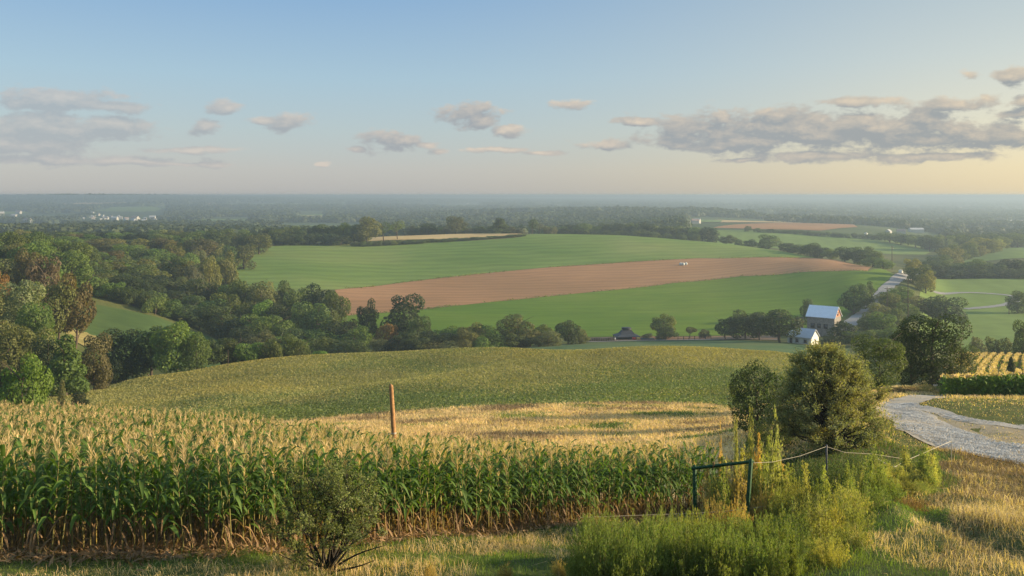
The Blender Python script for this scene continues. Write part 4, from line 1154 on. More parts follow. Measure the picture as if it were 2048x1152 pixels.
def blades(x, y, h, w, mi, mats, name, r, lean=0.35, z0=None, curl=0.5):
    n = len(x)
    z = H(x, y) if z0 is None else z0
    a = r.uniform(0, 2 * math.pi, n)
    s = np.stack([np.cos(a), np.sin(a), np.zeros(n)], -1)
    ln = r.normal(0, lean, (n, 2)) * h[:, None]
    b = np.stack([x, y, z - 0.02], -1)
    m = b + np.stack([ln[:, 0] * 0.4, ln[:, 1] * 0.4, h * 0.6], -1)
    t = b + np.stack([ln[:, 0] * (1 + curl), ln[:, 1] * (1 + curl), h * np.clip(1 - 0.5 * np.hypot(ln[:, 0], ln[:, 1]) / np.maximum(h, .01), 0.3, 1)], -1)
    w = w[:, None]
    V = np.stack([b - s * w / 2, b + s * w / 2, m + s * w * 0.4, m - s * w * 0.4, t], 1).reshape(-1, 3)
    i = np.arange(n) * 5
    q = np.stack([i, i + 1, i + 2, i + 3], -1); tr = np.stack([i + 3, i + 2, i + 4], -1)
    me = np_mesh(name, V, [q, tr], mats, np.concatenate([mi, mi]))
    return tag(link(name, me), kind='stuff')

def stubble():
    r = np.random.RandomState(12)
    n = 110000
    x, y = scatter_poly(STUB, n, r)
    nz = fbm(x * 0.12, y * 0.20, 14, 4)
    mi = np.where(nz + r.normal(0, 0.06, n) > 0.70, 2, np.where(nz + r.normal(0, 0.08, n) < 0.40, 1, 0))
    px = 1024 + F * x / y
    mi = np.where((px > 1180) & (nz > 0.68) & (y > 62), np.where(r.rand(n) < 0.6, 3, 2), mi)
    h = r.uniform(0.18, 0.45, n) * (y / 60)
    blades(x, y, h, r.uniform(0.02, 0.04, n) * (y / 45), mi, [M['straw'], M['straw_brown'], M['grass'], M['grass_dark']], 'stubble_straw', r, 0.5)
stubble()

# ------------------------------------------------------------------ grass of the near bank
def near_grass():
    r = np.random.RandomState(13)
    G = M['grass'], M['grass_dark'], M['straw'], M['straw_brown']
    # between the viewer's bank and the corn
    n = 420000
    d = np.sqrt(r.uniform(15.5 ** 2, 44 ** 2, n)); px = r.uniform(-260, 2300, n)
    x = X(px, d)
    front = np.interp(px, [p for p, _ in CORN_FRONT], [q for _, q in CORN_FRONT])
    ok = (px > 1440) | (d < front + 0.5 + r.normal(0, 0.3, n))
    # keep the track bare
    trk = track_mask(x, d)
    ok &= ~((trk > 0) & (r.rand(n) < trk))
    ok &= ~((px > 1790) & (d > 38.5) & (r.rand(n) < 0.7))
    x, d, px, front = x[ok], d[ok], px[ok], front[ok]
    n = len(x)
    nz = fbm(x * 0.55 + 2, d * 0.55, 15, 4); nz2 = fbm(x * 0.3, d * 0.3, 18, 3)
    u = r.rand(n)
    mi = np.where(nz + r.normal(0, .05, n) > 0.52, 0, 2)
    mi = np.where((nz < 0.40) & (u < 0.6), 1, mi)
    # green strip close to the corn, dry in front of it
    near_c = (px < 1440) & (front - d < 1.5 + 0.9 * (nz2 - 0.5)) & (front - d > 0.1)
    mi = np.where(near_c & (u < 0.9), 0, mi)
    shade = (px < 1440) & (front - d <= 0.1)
    mi = np.where(shade, 3, mi)  # brown blades paint the shadow along the foot of the corn
    leftdry = (px < 620) & (d < 16.9 + (nz2 - 0.5) * 1.0)
    mi = np.where(leftdry & (u < 0.8), 2, mi)
    right = (px > 1880 + (nz2 - 0.5) * 320) & (d < 39)
    mi = np.where(right, np.where(u < np.clip(0.62 - (d - 23.5) * 0.16, 0.08, 0.62) + (nz - 0.5), 2, 3), mi)
    midb = (px > 1480) & (px < 1890 + (nz2 - 0.5) * 420) & (d > 27) & (d < 44)
    mi = np.where(midb, np.where(u < 0.45, 1, np.where(u < 0.75, 0, 3)), mi)
    patch = (px > 1620) & (px < 1900) & (d < 25) & (nz > 0.45)
    mi = np.where(patch & (u < 0.85), 0, mi)
    md = (px > 1790) & (d > 38.5)
    mi = np.where(md, np.where(u < 0.7, 2, 3), mi)
    h = r.uniform(0.07, 0.30, n) ** 1.15 * np.where(mi == 2, 1.25, 1.0) * np.where(nz2 > 0.55, 1.5, 1.0)
    h = np.where(md, h * 0.45, h); h = h * np.clip((d - 15.6) / 2.2, 0.35, 1.0); h = np.where(near_c | shade, h * 0.8, h); h = np.where(right, h * 1.15, h)
    w = r.uniform(0.005, 0.012, n) * (d / 20)
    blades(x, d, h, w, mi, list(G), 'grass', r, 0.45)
    # far side of the track, around the trees, and the slope below them
    n = 120000
    d = np.sqrt(r.uniform(38 ** 2, 110 ** 2, n)); px = r.uniform(1470, 2200, n); x = X(px, d)
    trk = track_mask(x, d)
    corn = ((px > 1880) & (d > 62.5)) | ((px > 1800) & (d < 54) & (r.rand(n) < 0.6))
    ok = ~((trk > 0) & (r.rand(n) < trk)) & ~corn
    x, d, px = x[ok], d[ok], px[ok]; n = len(x)
    nz = fbm(x * 0.25, d * 0.25, 16, 4); u = r.rand(n)
    mi = np.where(nz + r.normal(0, .06, n) > 0.5, 2, np.where(u < 0.5, 0, 1))
    mi = np.where((px > 1750) & (d > 55) & (u < 0.6), 2, mi)
    md = (px > 1790) & (d > 38) & (d < 60)
    mi = np.where(md, np.where(u < 0.45, 2, np.where(u < 0.7, 0, 3)), mi)
    blades(x, d, r.uniform(0.12, 0.40, n) * np.where(md, 0.35, 1), r.uniform(0.02, 0.045, n) * (d / 50), mi, list(G), 'rough_grass', r, 0.5)

TRK = {}
def track_mask(x, y):
    """0..1: how bare the ground is, from the distance to the two gravel ribbons"""
    out = np.zeros(len(x))
    for name, k in (('gravel_track', 4), ('gravel_side_track', 2)):
        o = bpy.data.objects[name]
        n = len(o.data.vertices); a = np.zeros(n * 3, np.float32); o.data.vertices.foreach_get('co', a); a = a.reshape(-1, 3)
        ac = 9 if name == 'gravel_track' else 5
        rows_ = a.reshape(ac, -1, 3)
        mid = rows_[ac // 2]; hw = np.linalg.norm(rows_[0] - rows_[-1], axis=1) / 2
        sel = slice(None, None, 3)
        dd = np.hypot(x[:, None] - mid[sel, 0][None], y[:, None] - mid[sel, 1][None]) - hw[sel][None]
        dist = dd.min(1)
        out = np.maximum(out, np.clip((-dist + 0.15) / 0.6, 0, 1))
    return np.where(out > 0, np.clip(out, 0, 0.985), 0)
near_grass()

def soil_litter():
    """fallen dry leaves and stalks on the soil at the foot of the corn"""
    r = np.random.RandomState(17)
    n = 9000
    px = r.uniform(-100, 1420, n); f = np.interp(px, [p for p, _ in CORN_FRONT], [q for _, q in CORN_FRONT])
    d = f + r.normal(0.1, 0.45, n); x = X(px, d); z = H(x, d) + r.uniform(0.02, 0.09, n)
    N_ = unit(r.normal(size=(n, 3)) * np.array([.5, .5, .3]) + np.array([0, 0, 0.8]))
    V, q = leaf_quads(np.stack([x, d, z], -1), N_, r.uniform(0.12, 0.42, n), 0.14, r)
    tag(link('leaf_litter', np_mesh('leaf_litter', V, q, [M['corn_dry']])), kind='stuff')
soil_litter()

def track_stones():
    r = np.random.RandomState(19)
    n = 60000
    d = np.sqrt(r.uniform(31 ** 2, 56 ** 2, n)); px = r.uniform(1770, 2250, n); x = X(px, d)
    m = (track_mask(x, d) > 0.5) & (fbm(x * 0.5, d * 0.35, 44, 3) + (46 - d) * 0.015 + r.normal(0, 0.12, n) > 0.45)
    x, d = x[m], d[m]; n = len(x)
    s = r.uniform(0.015, 0.045, n)
    base = np.array([(-1, -1, -.3), (1, -1, -.3), (1, 1, -.3), (-1, 1, -.3), (0, 0, .8)], float)
    a = r.uniform(0, 6.28, n); j = r.uniform(0.6, 1.4, (n, 5, 3))
    v = base[None] * j * s[:, None, None] * np.array([1, 0.8, 0.7])
    cs, sn = np.cos(a)[:, None], np.sin(a)[:, None]
    vx = v[:, :, 0] * cs - v[:, :, 1] * sn + x[:, None]; vy = v[:, :, 0] * sn + v[:, :, 1] * cs + d[:, None]
    vz = v[:, :, 2] + (H(x, d) + 0.09)[:, None]
    V = np.stack([vx, vy, vz], -1).reshape(-1, 3)
    i = np.arange(n)[:, None] * 5
    T = np.concatenate([np.stack([i[:, 0] + k, i[:, 0] + (k + 1) % 4, i[:, 0] + 4], -1) for k in range(4)])
    m_ = simple('limestone', (0.37, 0.355, 0.32), 0.9, 0, 0.45, 1.5)
    tag(link('gravel', np_mesh('gravel', V, T, [m_])), kind='stuff')
track_stones()
# ------------------------------------------------------------------ branching shrubs and the big olive tree
def bent(a, b, r, sag=0.12, n=5):
    a = np.asarray(a, float); b = np.asarray(b, float)
    L = np.linalg.norm(b - a)
    u = np.linspace(0, 1, n)[:, None]
    k = r.normal(0, sag, 3) * L
    return a + (b - a) * u + np.sin(u * math.pi) * k

def big_olive():
    r = np.random.RandomState(41)
    px, d = 1657, 39.0
    g = ground(px, d); top = Z(684, d); h = top - g.z
    R = 122 / F * d
    prof_z = [0.0, 0.12, 0.3, 0.45, 0.62, 0.78, 0.9, 1.0]; prof_r = [0.85, 1.0, 1.06, 1.02, 0.88, 0.66, 0.42, 0.14]
    br = Geo(); LP, LN = [], []
    stems = []
    for i in range(4):
        a = i * 1.7 + r.uniform(-.3, .3)
        tip = np.array([math.cos(a) * R * 0.22, math.sin(a) * R * 0.22, h * r.uniform(0.6, 0.85)])
        p = bent((0, 0, -0.15), tip, r, 0.05, 8); stems.append(p)
        V, q, t = tube(p, np.linspace(0.13, 0.03, 8), 8); br.add(V, q, t)
    nlobe = 170
    for i in range(nlobe):
        zf = 0.08 + 0.86 * ((i + 0.5) / nlobe) ** 0.95
        w = np.interp(zf, prof_z, prof_r) * R
        a = i * 2.39996 + r.uniform(-.4, .4)
        rr = w * (r.uniform(0.55, 0.95) if i % 4 else r.uniform(0.1, 0.5))
        c = np.array([math.cos(a) * rr, math.sin(a) * rr, h * zf])
        if c[0] > 0 and zf > 0.6: c[0] *= 0.85
        st = stems[r.randint(len(stems))]
        k = int(np.clip((zf - 0.25) * 9, 1, 7))
        p = bent(st[k], c, r, 0.08, 6)
        V, q, t = tube(p, np.linspace(0.035, 0.006, 6), 5); br.add(V, q, t)
        lr = r.uniform(0.32, 0.52) * (0.75 + 0.25 * w / R)
        for s in range(15):
            e = c + unit(r.normal(size=(1, 3)))[0] * lr * np.array([1, 1, .85]) + np.array([0, 0, 0.08])
            pt = bent(p[-2], e, r, 0.1, 4)
            V, q, t = tube(pt, [0.007, 0.005, 0.004, 0.002], 3); br.add(V, q, t)
            m = 34
            u = r.uniform(0.25, 1.05, m)[:, None]
            LP.append(pt[0] + (pt[-1] - pt[0]) * u + r.normal(0, 0.055, (m, 3)))
            LN.append(unit(r.normal(size=(m, 3)) + unit((pt[-1] - pt[0])[None]) * 0.4 + [0, 0, 0.3]))
    LP = np.concatenate(LP); LN = np.concatenate(LN)
    V, q = leaf_quads(LP, LN, r.uniform(0.05, 0.11, len(LP)), 0.42, r)
    e = bpy.data.objects.new('olive_tree', None); C.objects.link(e); e.location = g; e.empty_display_size = 0.1
    tag(e, 'big olive green tree with dense fine foliage and many stems beside the track', 'tree')
    c = link('crown', np_mesh('crown_olive', V, q, [M['leaf_fine']]), e); c.color = (0.195, 0.210, 0.100, 1)
    link('trunk', br.mesh('trunk_olive', [M['bark_dark']], True), e)
big_olive()

def front_shrub():
    r = np.random.RandomState(43)
    px, d = 655, 18.1
    g = ground(px, d); h = Z(928, d) - g.z; R = 146 / F * d
    br = Geo(); LP, LN = [], []
    for i in range(22):
        a = i * 2.4 + r.uniform(-.3, .3)
        elv_ = r.uniform(0.35, 1.45) if i % 3 else r.uniform(0.9, 1.5)
        zf = math.sin(elv_)
        tip = np.array([math.cos(a) * R * math.cos(elv_) * 1.12, math.sin(a) * R * math.cos(elv_) * 0.95, h * (0.22 + 0.72 * zf)]) * r.uniform(0.86, 1.02)
        p = bent((r.normal(0, .06), r.normal(0, .06), -0.05), tip, r, 0.09, 8)
        V, q, t = tube(p, np.linspace(0.028, 0.006, 8), 6); br.add(V, q, t)
        for j in range(13):
            k = r.uniform(0.38, 1.0) * 7; k0 = min(int(k), 6); o = p[k0] + (p[k0 + 1] - p[k0]) * (k - k0)
            dirn = unit((p[7] - p[0])[None])[0] * 0.5 + unit(r.normal(size=(1, 3)))[0] * 0.9 + np.array([0, 0, 0.35])
            e = o + unit(dirn[None])[0] * r.uniform(0.25, 0.55)
            e[2] = max(e[2], 0.25)
            pp = bent(o, e, r, 0.12, 5)
            V, q, t = tube(pp, [0.008, 0.006, 0.005, 0.004, 0.002], 4); br.add(V, q, t)
            for s in range(5):
                u0 = r.uniform(0.3, 1)
                o2 = pp[0] + (pp[-1] - pp[0]) * u0
                e2 = o2 + unit(r.normal(size=(1, 3)) + [[0, 0, .4]])[0] * r.uniform(0.08, 0.2)
                p3 = bent(o2, e2, r, 0.1, 3)
                V, q, t = tube(p3, [0.003, 0.002, 0.001], 3); br.add(V, q, t)
                m = 17
                u = r.uniform(0.05, 1.05, m)[:, None]
                LP.append(o2 + (e2 - o2) * u + r.normal(0, 0.022, (m, 3)))
                LN.append(unit(r.normal(size=(m, 3)) + [0, 0, 0.5]))
    # bare dark limbs at the lower right
    for (tx, tz, ty) in ((1.25, 0.62, -0.25), (0.62, 0.95, -0.45), (1.05, 0.42, -0.5), (-0.9, 0.5, -0.4)):
        p = bent((0.05, -0.05, 0), (tx, ty, tz), r, 0.06, 7)
        V, q, t = tube(p, np.linspace(0.03, 0.006, 7), 6); br.add(V, q, t)
    LP = np.concatenate(LP); LN = np.concatenate(LN)
    V, q = leaf_quads(LP, LN, r.uniform(0.025, 0.055, len(LP)), 0.6, r)
    e = bpy.data.objects.new('shrub', None); C.objects.link(e); e.location = g; e.empty_display_size = 0.1
    tag(e, 'small leaved shrub with dark bare limbs fanning out in front of the corn', 'shrub')
    c = link('foliage', np_mesh('foliage_shrub', V, q, [M['leaf_fine']]), e); c.color = (0.140, 0.165, 0.060, 1)
    link('branches', br.mesh('branches_shrub', [M['bark_dark']], True), e)
front_shrub()

# ------------------------------------------------------------------ weeds
M['weed_stem'] = leaf_mat('weed_stem', (0.20, 0.15, 0.06), 0.15, 0.3, 3, 0.2)
def weed_mesh(seed, stems, R, h, leaves, spread, ll=0.06, aspect=0.3):
    r = np.random.RandomState(seed)
    SV, SQ, n0 = [], [], 0; LP, LN = [], []
    for i in range(stems):
        a = r.uniform(0, 6.28); rr = R * math.sqrt(r.rand())
        b = np.array([math.cos(a) * rr * 0.35, math.sin(a) * rr * 0.35, -0.03])
        hh = h * (1.22 if i < 6 else r.uniform(0.6, 1.02)) * (1 - 0.45 * (rr / R) ** 2)
        t = np.array([math.cos(a) * rr * (1 + spread), math.sin(a) * rr * (1 + spread), hh])
        p = bent(b, t, r, 0.05, 5)
        sd = unit(np.array([[-math.sin(a + 1), math.cos(a + 1), 0]]))[0]
        V, q = strip(p, np.linspace(0.010, 0.004, 5), sd, 0.0)
        SV.append(V); SQ.append(q + n0); n0 += len(V)
        m = leaves
        u = r.uniform(0.18, 1.04, m)
        u = u + 0.05 * np.sin(u * r.uniform(20, 40) + r.uniform(0, 6)) * (R < 0.5)
        k = np.clip(u * 4, 0, 3.999).astype(int); f = np.clip(u * 4 - k, 0, 1)[:, None]
        wd = ((0.10 if R > 0.5 else 0.075) * np.sin(np.clip(u, 0, 1) * math.pi * 0.85 + 0.25) * (0.45 + 0.55 * np.abs(np.sin(u * r.uniform(8, 16) + r.uniform(0, 6)))))[:, None]
        LP.append(p[k] + (p[k + 1] - p[k]) * f + r.normal(0, 1, (m, 3)) * wd * [1, 1, 0.7])
        LN.append(unit(r.normal(size=(m, 3)) * [1, 1, 0.6]))
    LP = np.concatenate(LP); LN = np.concatenate(LN)
    V, q = leaf_quads(LP, LN, r.uniform(0.6, 1.4, len(LP)) * ll, aspect, r)
    # stand the leaves up: stretch along z around their centres
    Vq = V.reshape(-1, 4, 3); c = Vq.mean(1, keepdims=True); Vq = c + (Vq - c) * np.array([0.8, 0.8, 1.5])
    return (np_mesh('weed_foliage', Vq.reshape(-1, 3), q, [M['leaf_fine']]),
            np_mesh('weed_stems', np.concatenate(SV), np.concatenate(SQ), [M['weed_stem']]))
BUSHY = [weed_mesh(60 + i, 90, 0.75, 1.0, 80, 0.35, 0.055, 0.26) for i in range(5)]
UPRIGHT = [weed_mesh(70 + i, 14, 0.13, 1.0, 300, 0.15, 0.036, 0.4) for i in range(5)]
def weed(px, d, top, wpx, kind, col, label, group=None, name='weed_bush', cat='weed'):
    g = ground(px, d); h = max(0.35, Z(top, d) - g.z)
    fol, stm = random.choice(BUSHY if kind == 'bushy' else UPRIGHT)
    rad = (0.92 if kind == 'bushy' else 0.27)
    e = bpy.data.objects.new(name, None); C.objects.link(e); e.location = g; e.rotation_euler = (0, 0, random.uniform(0, 6.28))
    s = wpx / F * d / 2 / rad
    e.scale = (s, s, h); e.empty_display_size = 0.1
    tag(e, label, cat, group)
    f = link('foliage', fol, e); j = random.uniform(0.85, 1.15); f.color = (col[0] * j, col[1] * j, col[2] * j, 1)
    link('stems', stm, e)
GRN = (0.130, 0.175, 0.045); YEL = (0.29, 0.29, 0.095); DRK = (0.070, 0.105, 0.040); BRN = (0.34, 0.26, 0.10)
W1 = 'green feathery weed bush in the thicket in front of the green gate frame'; WG1 = 'weed bushes before the gate frame'
for px in range(1175, 1560, 34):
    weed(px + random.uniform(-10, 10), 17.6 + random.uniform(-.3, .4), 1066 - 14 * math.sin((px - 1175) / 120), 105, 'bushy', GRN, W1, WG1)
for px in range(1185, 1600, 36):
    weed(px + random.uniform(-10, 10), 19.4 + random.uniform(-.4, .4), 1036 + random.uniform(-14, 10), 100, 'bushy', random.choice([GRN, GRN, (0.15, 0.19, 0.05)]), W1, WG1)
for px in range(1200, 1640, 40):
    weed(px + random.uniform(-10, 10), 21.6 + random.uniform(-.4, .4), 1020 + random.uniform(-10, 12), 86, 'bushy', random.choice([(0.16, 0.20, 0.055), (0.20, 0.23, 0.06)]), W1, WG1)
W2 = 'yellow green weed bush in the thicket right of the gate frame'; WG2 = 'weed bushes right of the gate frame'
for (px, d, tp, w) in ((1580, 20.5, 1022, 110), (1640, 21.0, 990, 120), (1690, 22.0, 985, 115), (1620, 23.5, 975, 100), (1670, 24.5, 958, 100), (1730, 24, 962, 100),
                       (1760, 25.5, 945, 90), (1800, 26.5, 950, 80), (1840, 27, 950, 70), (1700, 20.0, 1040, 90), (1590, 18.5, 1075, 90), (1650, 18.8, 1060, 100)):
    weed(px, d, tp + random.uniform(-6, 6), w, 'bushy', random.choice([GRN, (0.18, 0.20, 0.055), (0.23, 0.24, 0.07)]), W2, WG2)
W3 = 'dark green bush behind the weeds and below the olive tree'; WG3 = 'dark bushes below the olive tree'
for (px, d, tp, w) in ((1590, 29, 925, 80), (1630, 30, 915, 90), (1680, 30.5, 915, 90), (1610, 27, 945, 80), (1660, 27.5, 935, 90), (1720, 31, 910, 70)):
    weed(px, d, tp, w, 'bushy', DRK, W3, WG3)
W4 = 'tall upright yellow weed standing behind the gate frame'; WG4 = 'tall weeds behind the gate frame'
for (px, d, tp, w) in ((1415, 26.5, 950, 34), (1438, 26, 935, 40), (1425, 25.5, 960, 36), (1452, 26.5, 925, 38), (1490, 27, 905, 36), (1448, 25, 950, 40), (1480, 25.2, 940, 44), (1505, 26, 925, 40),
                       (1525, 25.5, 905, 40), (1555, 26.5, 915, 44), (1565, 25.5, 945, 40), (1540, 26.8, 895, 36), (1580, 27, 940, 36), (1515, 27.3, 890, 30)):
    weed(px, d, tp, w * 1.25, 'upright', random.choice([YEL, BRN, (0.25, 0.27, 0.08), (0.22, 0.26, 0.07)]), W4, WG4, 'tall_weed')
weed(1470, 26.3, 850, 22, 'upright', YEL, 'slender weed spire rising left of the gate post, shorter than its neighbour', None, 'tall_weed')
weed(1502, 26.8, 846, 24, 'upright', YEL, 'tallest slender weed spire beside the right gate post', None, 'tall_weed')
weed(1548, 26.0, 850, 40, 'upright', (0.32, 0.33, 0.12), 'tall weed with a thick pale drooping head right of the gate', None, 'tall_weed')
weed(1440, 27.5, 872, 12, 'upright', BRN, 'thin dry weed stalk above the corn end', None, 'tall_weed')
for (px, d, tp, w) in ((1430, 23.2, 985, 60), (1475, 22.9, 990, 60), (1530, 24.6, 965, 60), (1560, 24.2, 960, 64), (1500, 25.8, 930, 60), (1455, 26.2, 930, 60), (1545, 26.4, 915, 60), (1590, 25.2, 950, 60)):
    weed(px, d, tp, w, 'bushy', random.choice([YEL, (0.24, 0.26, 0.07), BRN]), 'yellowing bushy weed crowding round the foot of the gate frame', 'yellowing weeds round the gate frame')
for (px, d, tp, w) in ((1720, 26.5, 925, 60), (1760, 27.2, 915, 60), (1790, 27.5, 925, 56), (1825, 28, 930, 56), (1855, 28.2, 930, 50), (1700, 23.5, 965, 80), (1775, 25.5, 950, 70), (1835, 26.4, 960, 60)):
    weed(px, d, tp, w, 'bushy', random.choice([YEL, (0.20, 0.23, 0.075), GRN]), 'light green bushy weed filling the right part of the thicket up to the dry grass', 'light green weeds in the right part of the thicket')
W5 = 'sunlit yellow weed at the right end of the thicket beside the dry grass'; WG5 = 'sunlit weeds at the right end of the thicket'
for (px, d, tp, w) in ((1775, 28, 925, 34), (1798, 27.5, 935, 34), (1822, 28, 925, 32), (1842, 28.5, 915, 30), (1862, 28, 905, 28), (1832, 27, 945, 36), (1858, 27, 935, 34), (1750, 29, 900, 30), (1812, 29, 900, 26), (1786, 26.5, 955, 36), (1700, 25, 930, 30), (1735, 25.8, 915, 30), (1805, 28.2, 905, 24), (1848, 28.3, 898, 24), (1872, 28.5, 905, 20), (1765, 26.6, 918, 28), (1650, 23.5, 945, 26), (1610, 24.5, 930, 28)):
    weed(px, d, tp, w * 1.3, 'upright', random.choice([YEL, (0.22, 0.26, 0.075)]), W5, WG5, 'tall_weed')
weed(1585, 17.2, 1085, 34, 'upright', (0.12, 0.16, 0.03), 'bright young weed sprig at the bottom border below the thicket', None, 'tall_weed')
weed(1825, 24.6, 1012, 74, 'bushy', (0.16, 0.10, 0.045), 'rusty brown dead weed tuft at the foot of the sunlit weeds', None, 'weed_bush')
for (px, d, tp, w) in ((1120, 18.2, 1118, 40), (1150, 17.4, 1105, 40), (1010, 17.6, 1128, 36), (860, 17.3, 1120, 30)):
    weed(px, d, tp, w, 'bushy', random.choice([BRN, GRN]), 'low grey tuft in the rough grass between shrub and thicket', 'low tufts in the rough grass')

# ------------------------------------------------------------------ gate frame, wires, wooden pole
def tubes(name, paths, mat_, parent, sides=6):
    g = Geo()
    for p, rad in paths:
        V, q, t = tube(np.array(p, float), np.full(len(p), rad), sides); g.add(V, q, t)
    return link(name, g.mesh(name, [mat_], True), parent)
def P3(px, py, d): return np.array([X(px, d), d, Z(py, d)])
M['green_paint'] = simple('green_paint', (0.007, 0.050, 0.015), 0.7, 0, 0.35, 9, 0.3)
M['old_wood'] = simple('old_wood', (0.29, 0.155, 0.065), 0.85, 0, 0.5, 7)
M['pale_wire'] = simple('pale_wire', (0.36, 0.33, 0.26), 0.6, 0, 0.2, 4)
M['dark_pipe'] = simple('dark_pipe', (0.03, 0.04, 0.06), 0.5, 0, 0.2, 4)

def gate():
    e = bpy.data.objects.new('gate_frame', None); C.objects.link(e); e.location = ground(1445, 24.5)
    o = np.array(e.location)
    tag(e, 'leaning green metal gate frame standing in the weeds', 'gate')
    def bar(nm, a, b, w):
        a, b = np.array(a) - o, np.array(b) - o
        g = Geo(); V, q, t = tube(np.stack([a, (a + b) / 2 + 1e-4, b]), [w * 0.66] * 3, 4); g.add(V, q, t)
        link(nm, g.mesh(nm, [M['green_paint']]), e)
    gl, gr = ground(1391, 25.2), ground(1490, 24.0)
    bar('post', (gl.x, gl.y, gl.z - 0.1), P3(1389, 932, 25.2), 0.085)
    bar('post', (gr.x, gr.y, gr.z - 0.1), P3(1502, 920, 24.0), 0.085)
    bar('top_rail', P3(1384, 937, 25.2), P3(1506, 923, 24.0), 0.068)
    g = Geo()
    for a, b in (((1402, 1026, 25.0), (1494, 1016, 24.0)),):
        V, q, t = tube(np.stack([P3(*a) - o, P3(1450, 1024, 24.5) - o, P3(*b) - o]), [0.016] * 3, 5); g.add(V, q, t)
    link('lower_rail', g.mesh('lower_rail', [M['dark_pipe']]), e)
    g = Geo()
    for px in (1427, 1464):
        c = P3(px, 929 + (1427 - px) * 0.1, 24.6) - o
        V, q, t = tube(np.stack([c + [0, 0, .07], c, c - [0.02, 0, 0.16]]), [0.035, 0.03, 0.012], 5); g.add(V, q, t)
    link('rope_knots', g.mesh('rope_knots', [M['straw_brown']]), e)
gate()

def fence():
    e = bpy.data.objects.new('wire_fence', None); C.objects.link(e); e.location = ground(1650, 27)
    o = np.array(e.location)
    tag(e, 'sagging wire fence climbing from the gate frame towards the gravel track', 'fence')
    low = [(1160, 1035, 22.0), (1290, 1030, 22.8), (1400, 1026, 23.6), (1490, 1018, 24), (1600, 1003, 25.2), (1720, 974, 27.4), (1770, 945, 28.8), (1810, 922, 30.2)]
    up = [(1503, 926, 24), (1545, 924, 25), (1600, 912, 26.4), (1653, 893, 28), (1690, 905, 28.6), (1745, 908, 29.4), (1810, 918, 30.2)]
    tubes('wire', [([P3(*p) - o for p in low], 0.0035)], M['pale_wire'], e, 4)
    tubes('wire', [([P3(*p) - o for p in up], 0.005)], M['pale_wire'], e, 4)
    tubes('rail', [([P3(1720, 974, 27.4) - o, P3(1812, 921, 30.3) - o, P3(1903, 882, 34.8) - o], 0.008)], M['pale_wire'], e, 5)
    for (px, d, tp) in ((1653, 28, 890), (1812, 30.3, 912), (1903, 34.8, 880), (1720, 27.4, 962)):
        g = ground(px, d); g = np.array(g) - o
        tubes('post', [([g - [0, 0, .1], (g + P3(px, tp, d) - o) / 2, P3(px, tp, d) - o], 0.028 if px != 1903 else 0.012)], M['dark_pipe'] if px != 1903 else M['pale_wire'], e, 6)
    tubes('brace', [([P3(1744, 912, 29.4) - o, P3(1775, 930, 29.9) - o, P3(1806, 938, 30.3) - o], 0.03)], M['dark_pipe'], e, 6)
fence()

def pole():
    g0 = ground(795, 33.5); e = bpy.data.objects.new('wooden_pole', None); C.objects.link(e); e.location = g0
    tag(e, 'weathered wooden pole leaning slightly out of the corn', 'pole')
    top = P3(782, 771, 33.5) - np.array(g0)
    g = Geo(); p = np.array([(0, 0, -0.3), top * 0.33, top * 0.66, top * 0.985, top])
    V, q, t = tube(p, [0.105, 0.1, 0.09, 0.082, 0.07], 9); g.add(V, q, t)
    link('shaft', g.mesh('shaft', [M['old_wood']], True), e)
    c = top * 0.58
    g = Geo(); V, q, t = tube(np.array([c + [0, 0, .03], c + [0, 0, 0.001], c - [0, 0, .03]]), [0.104] * 3, 10); g.add(V, q, t)
    V, q, t = tube(np.array([c + [-.05, -.1, 0], c + [-.2, -.12, -.03], c + [-.32, -.12, -.07]]), [0.012] * 3, 4); g.add(V, q, t)
    link('wire_band', g.mesh('wire_band', [M['pale_wire']], True), e)
pole()

# ------------------------------------------------------------------ farm buildings
M['tin'] = simple('tin_roof', (0.66, 0.70, 0.76), 0.4, 0.0, 0.08, 0.8, 0.5)  # pale bluish base colour stands in for the sky reflected by the metal
M['slate'] = simple('pale_slate', (0.40, 0.44, 0.50), 0.6, 0, 0.15, 2)
M['stone'] = simple('grey_stone', (0.22, 0.20, 0.18), 0.95, 0, 0.35, 2.2)
M['brick'] = simple('sunlit_gable', (0.42, 0.20, 0.12), 0.95, 0, 0.25, 3)  # orange of low sun on the barn gable, put into its base colour
M['white_wall'] = simple('white_render', (0.68, 0.68, 0.64), 0.9, 0, 0.08, 1.5)
M['pane'] = simple('dark_pane', (0.03, 0.035, 0.045), 0.2, 0, 0.1, 2, 0.6)
M['black_wood'] = simple('black_timber', (0.018, 0.022, 0.03), 0.8, 0, 0.3, 3)
M['black_roof'] = simple('dark_roof', (0.03, 0.036, 0.05), 0.7, 0, 0.3, 1.5)
M['dark_stone'] = simple('dark_wall', (0.045, 0.04, 0.035), 0.95, 0, 0.4, 1)

def solid(V, faces, name, mats, parent, mi=None):
    """mesh from mixed faces"""
    me = bpy.data.meshes.new(name); me.from_pydata([tuple(v) for v in V], [], faces)
    for m in mats: me.materials.append(m)
    if mi:
        for p_, k in zip(me.polygons, mi): p_.material_index = k
    me.update()
    o = bpy.data.objects.new(name, me); C.objects.link(o)
    if parent is not None: o.parent = parent
    return o

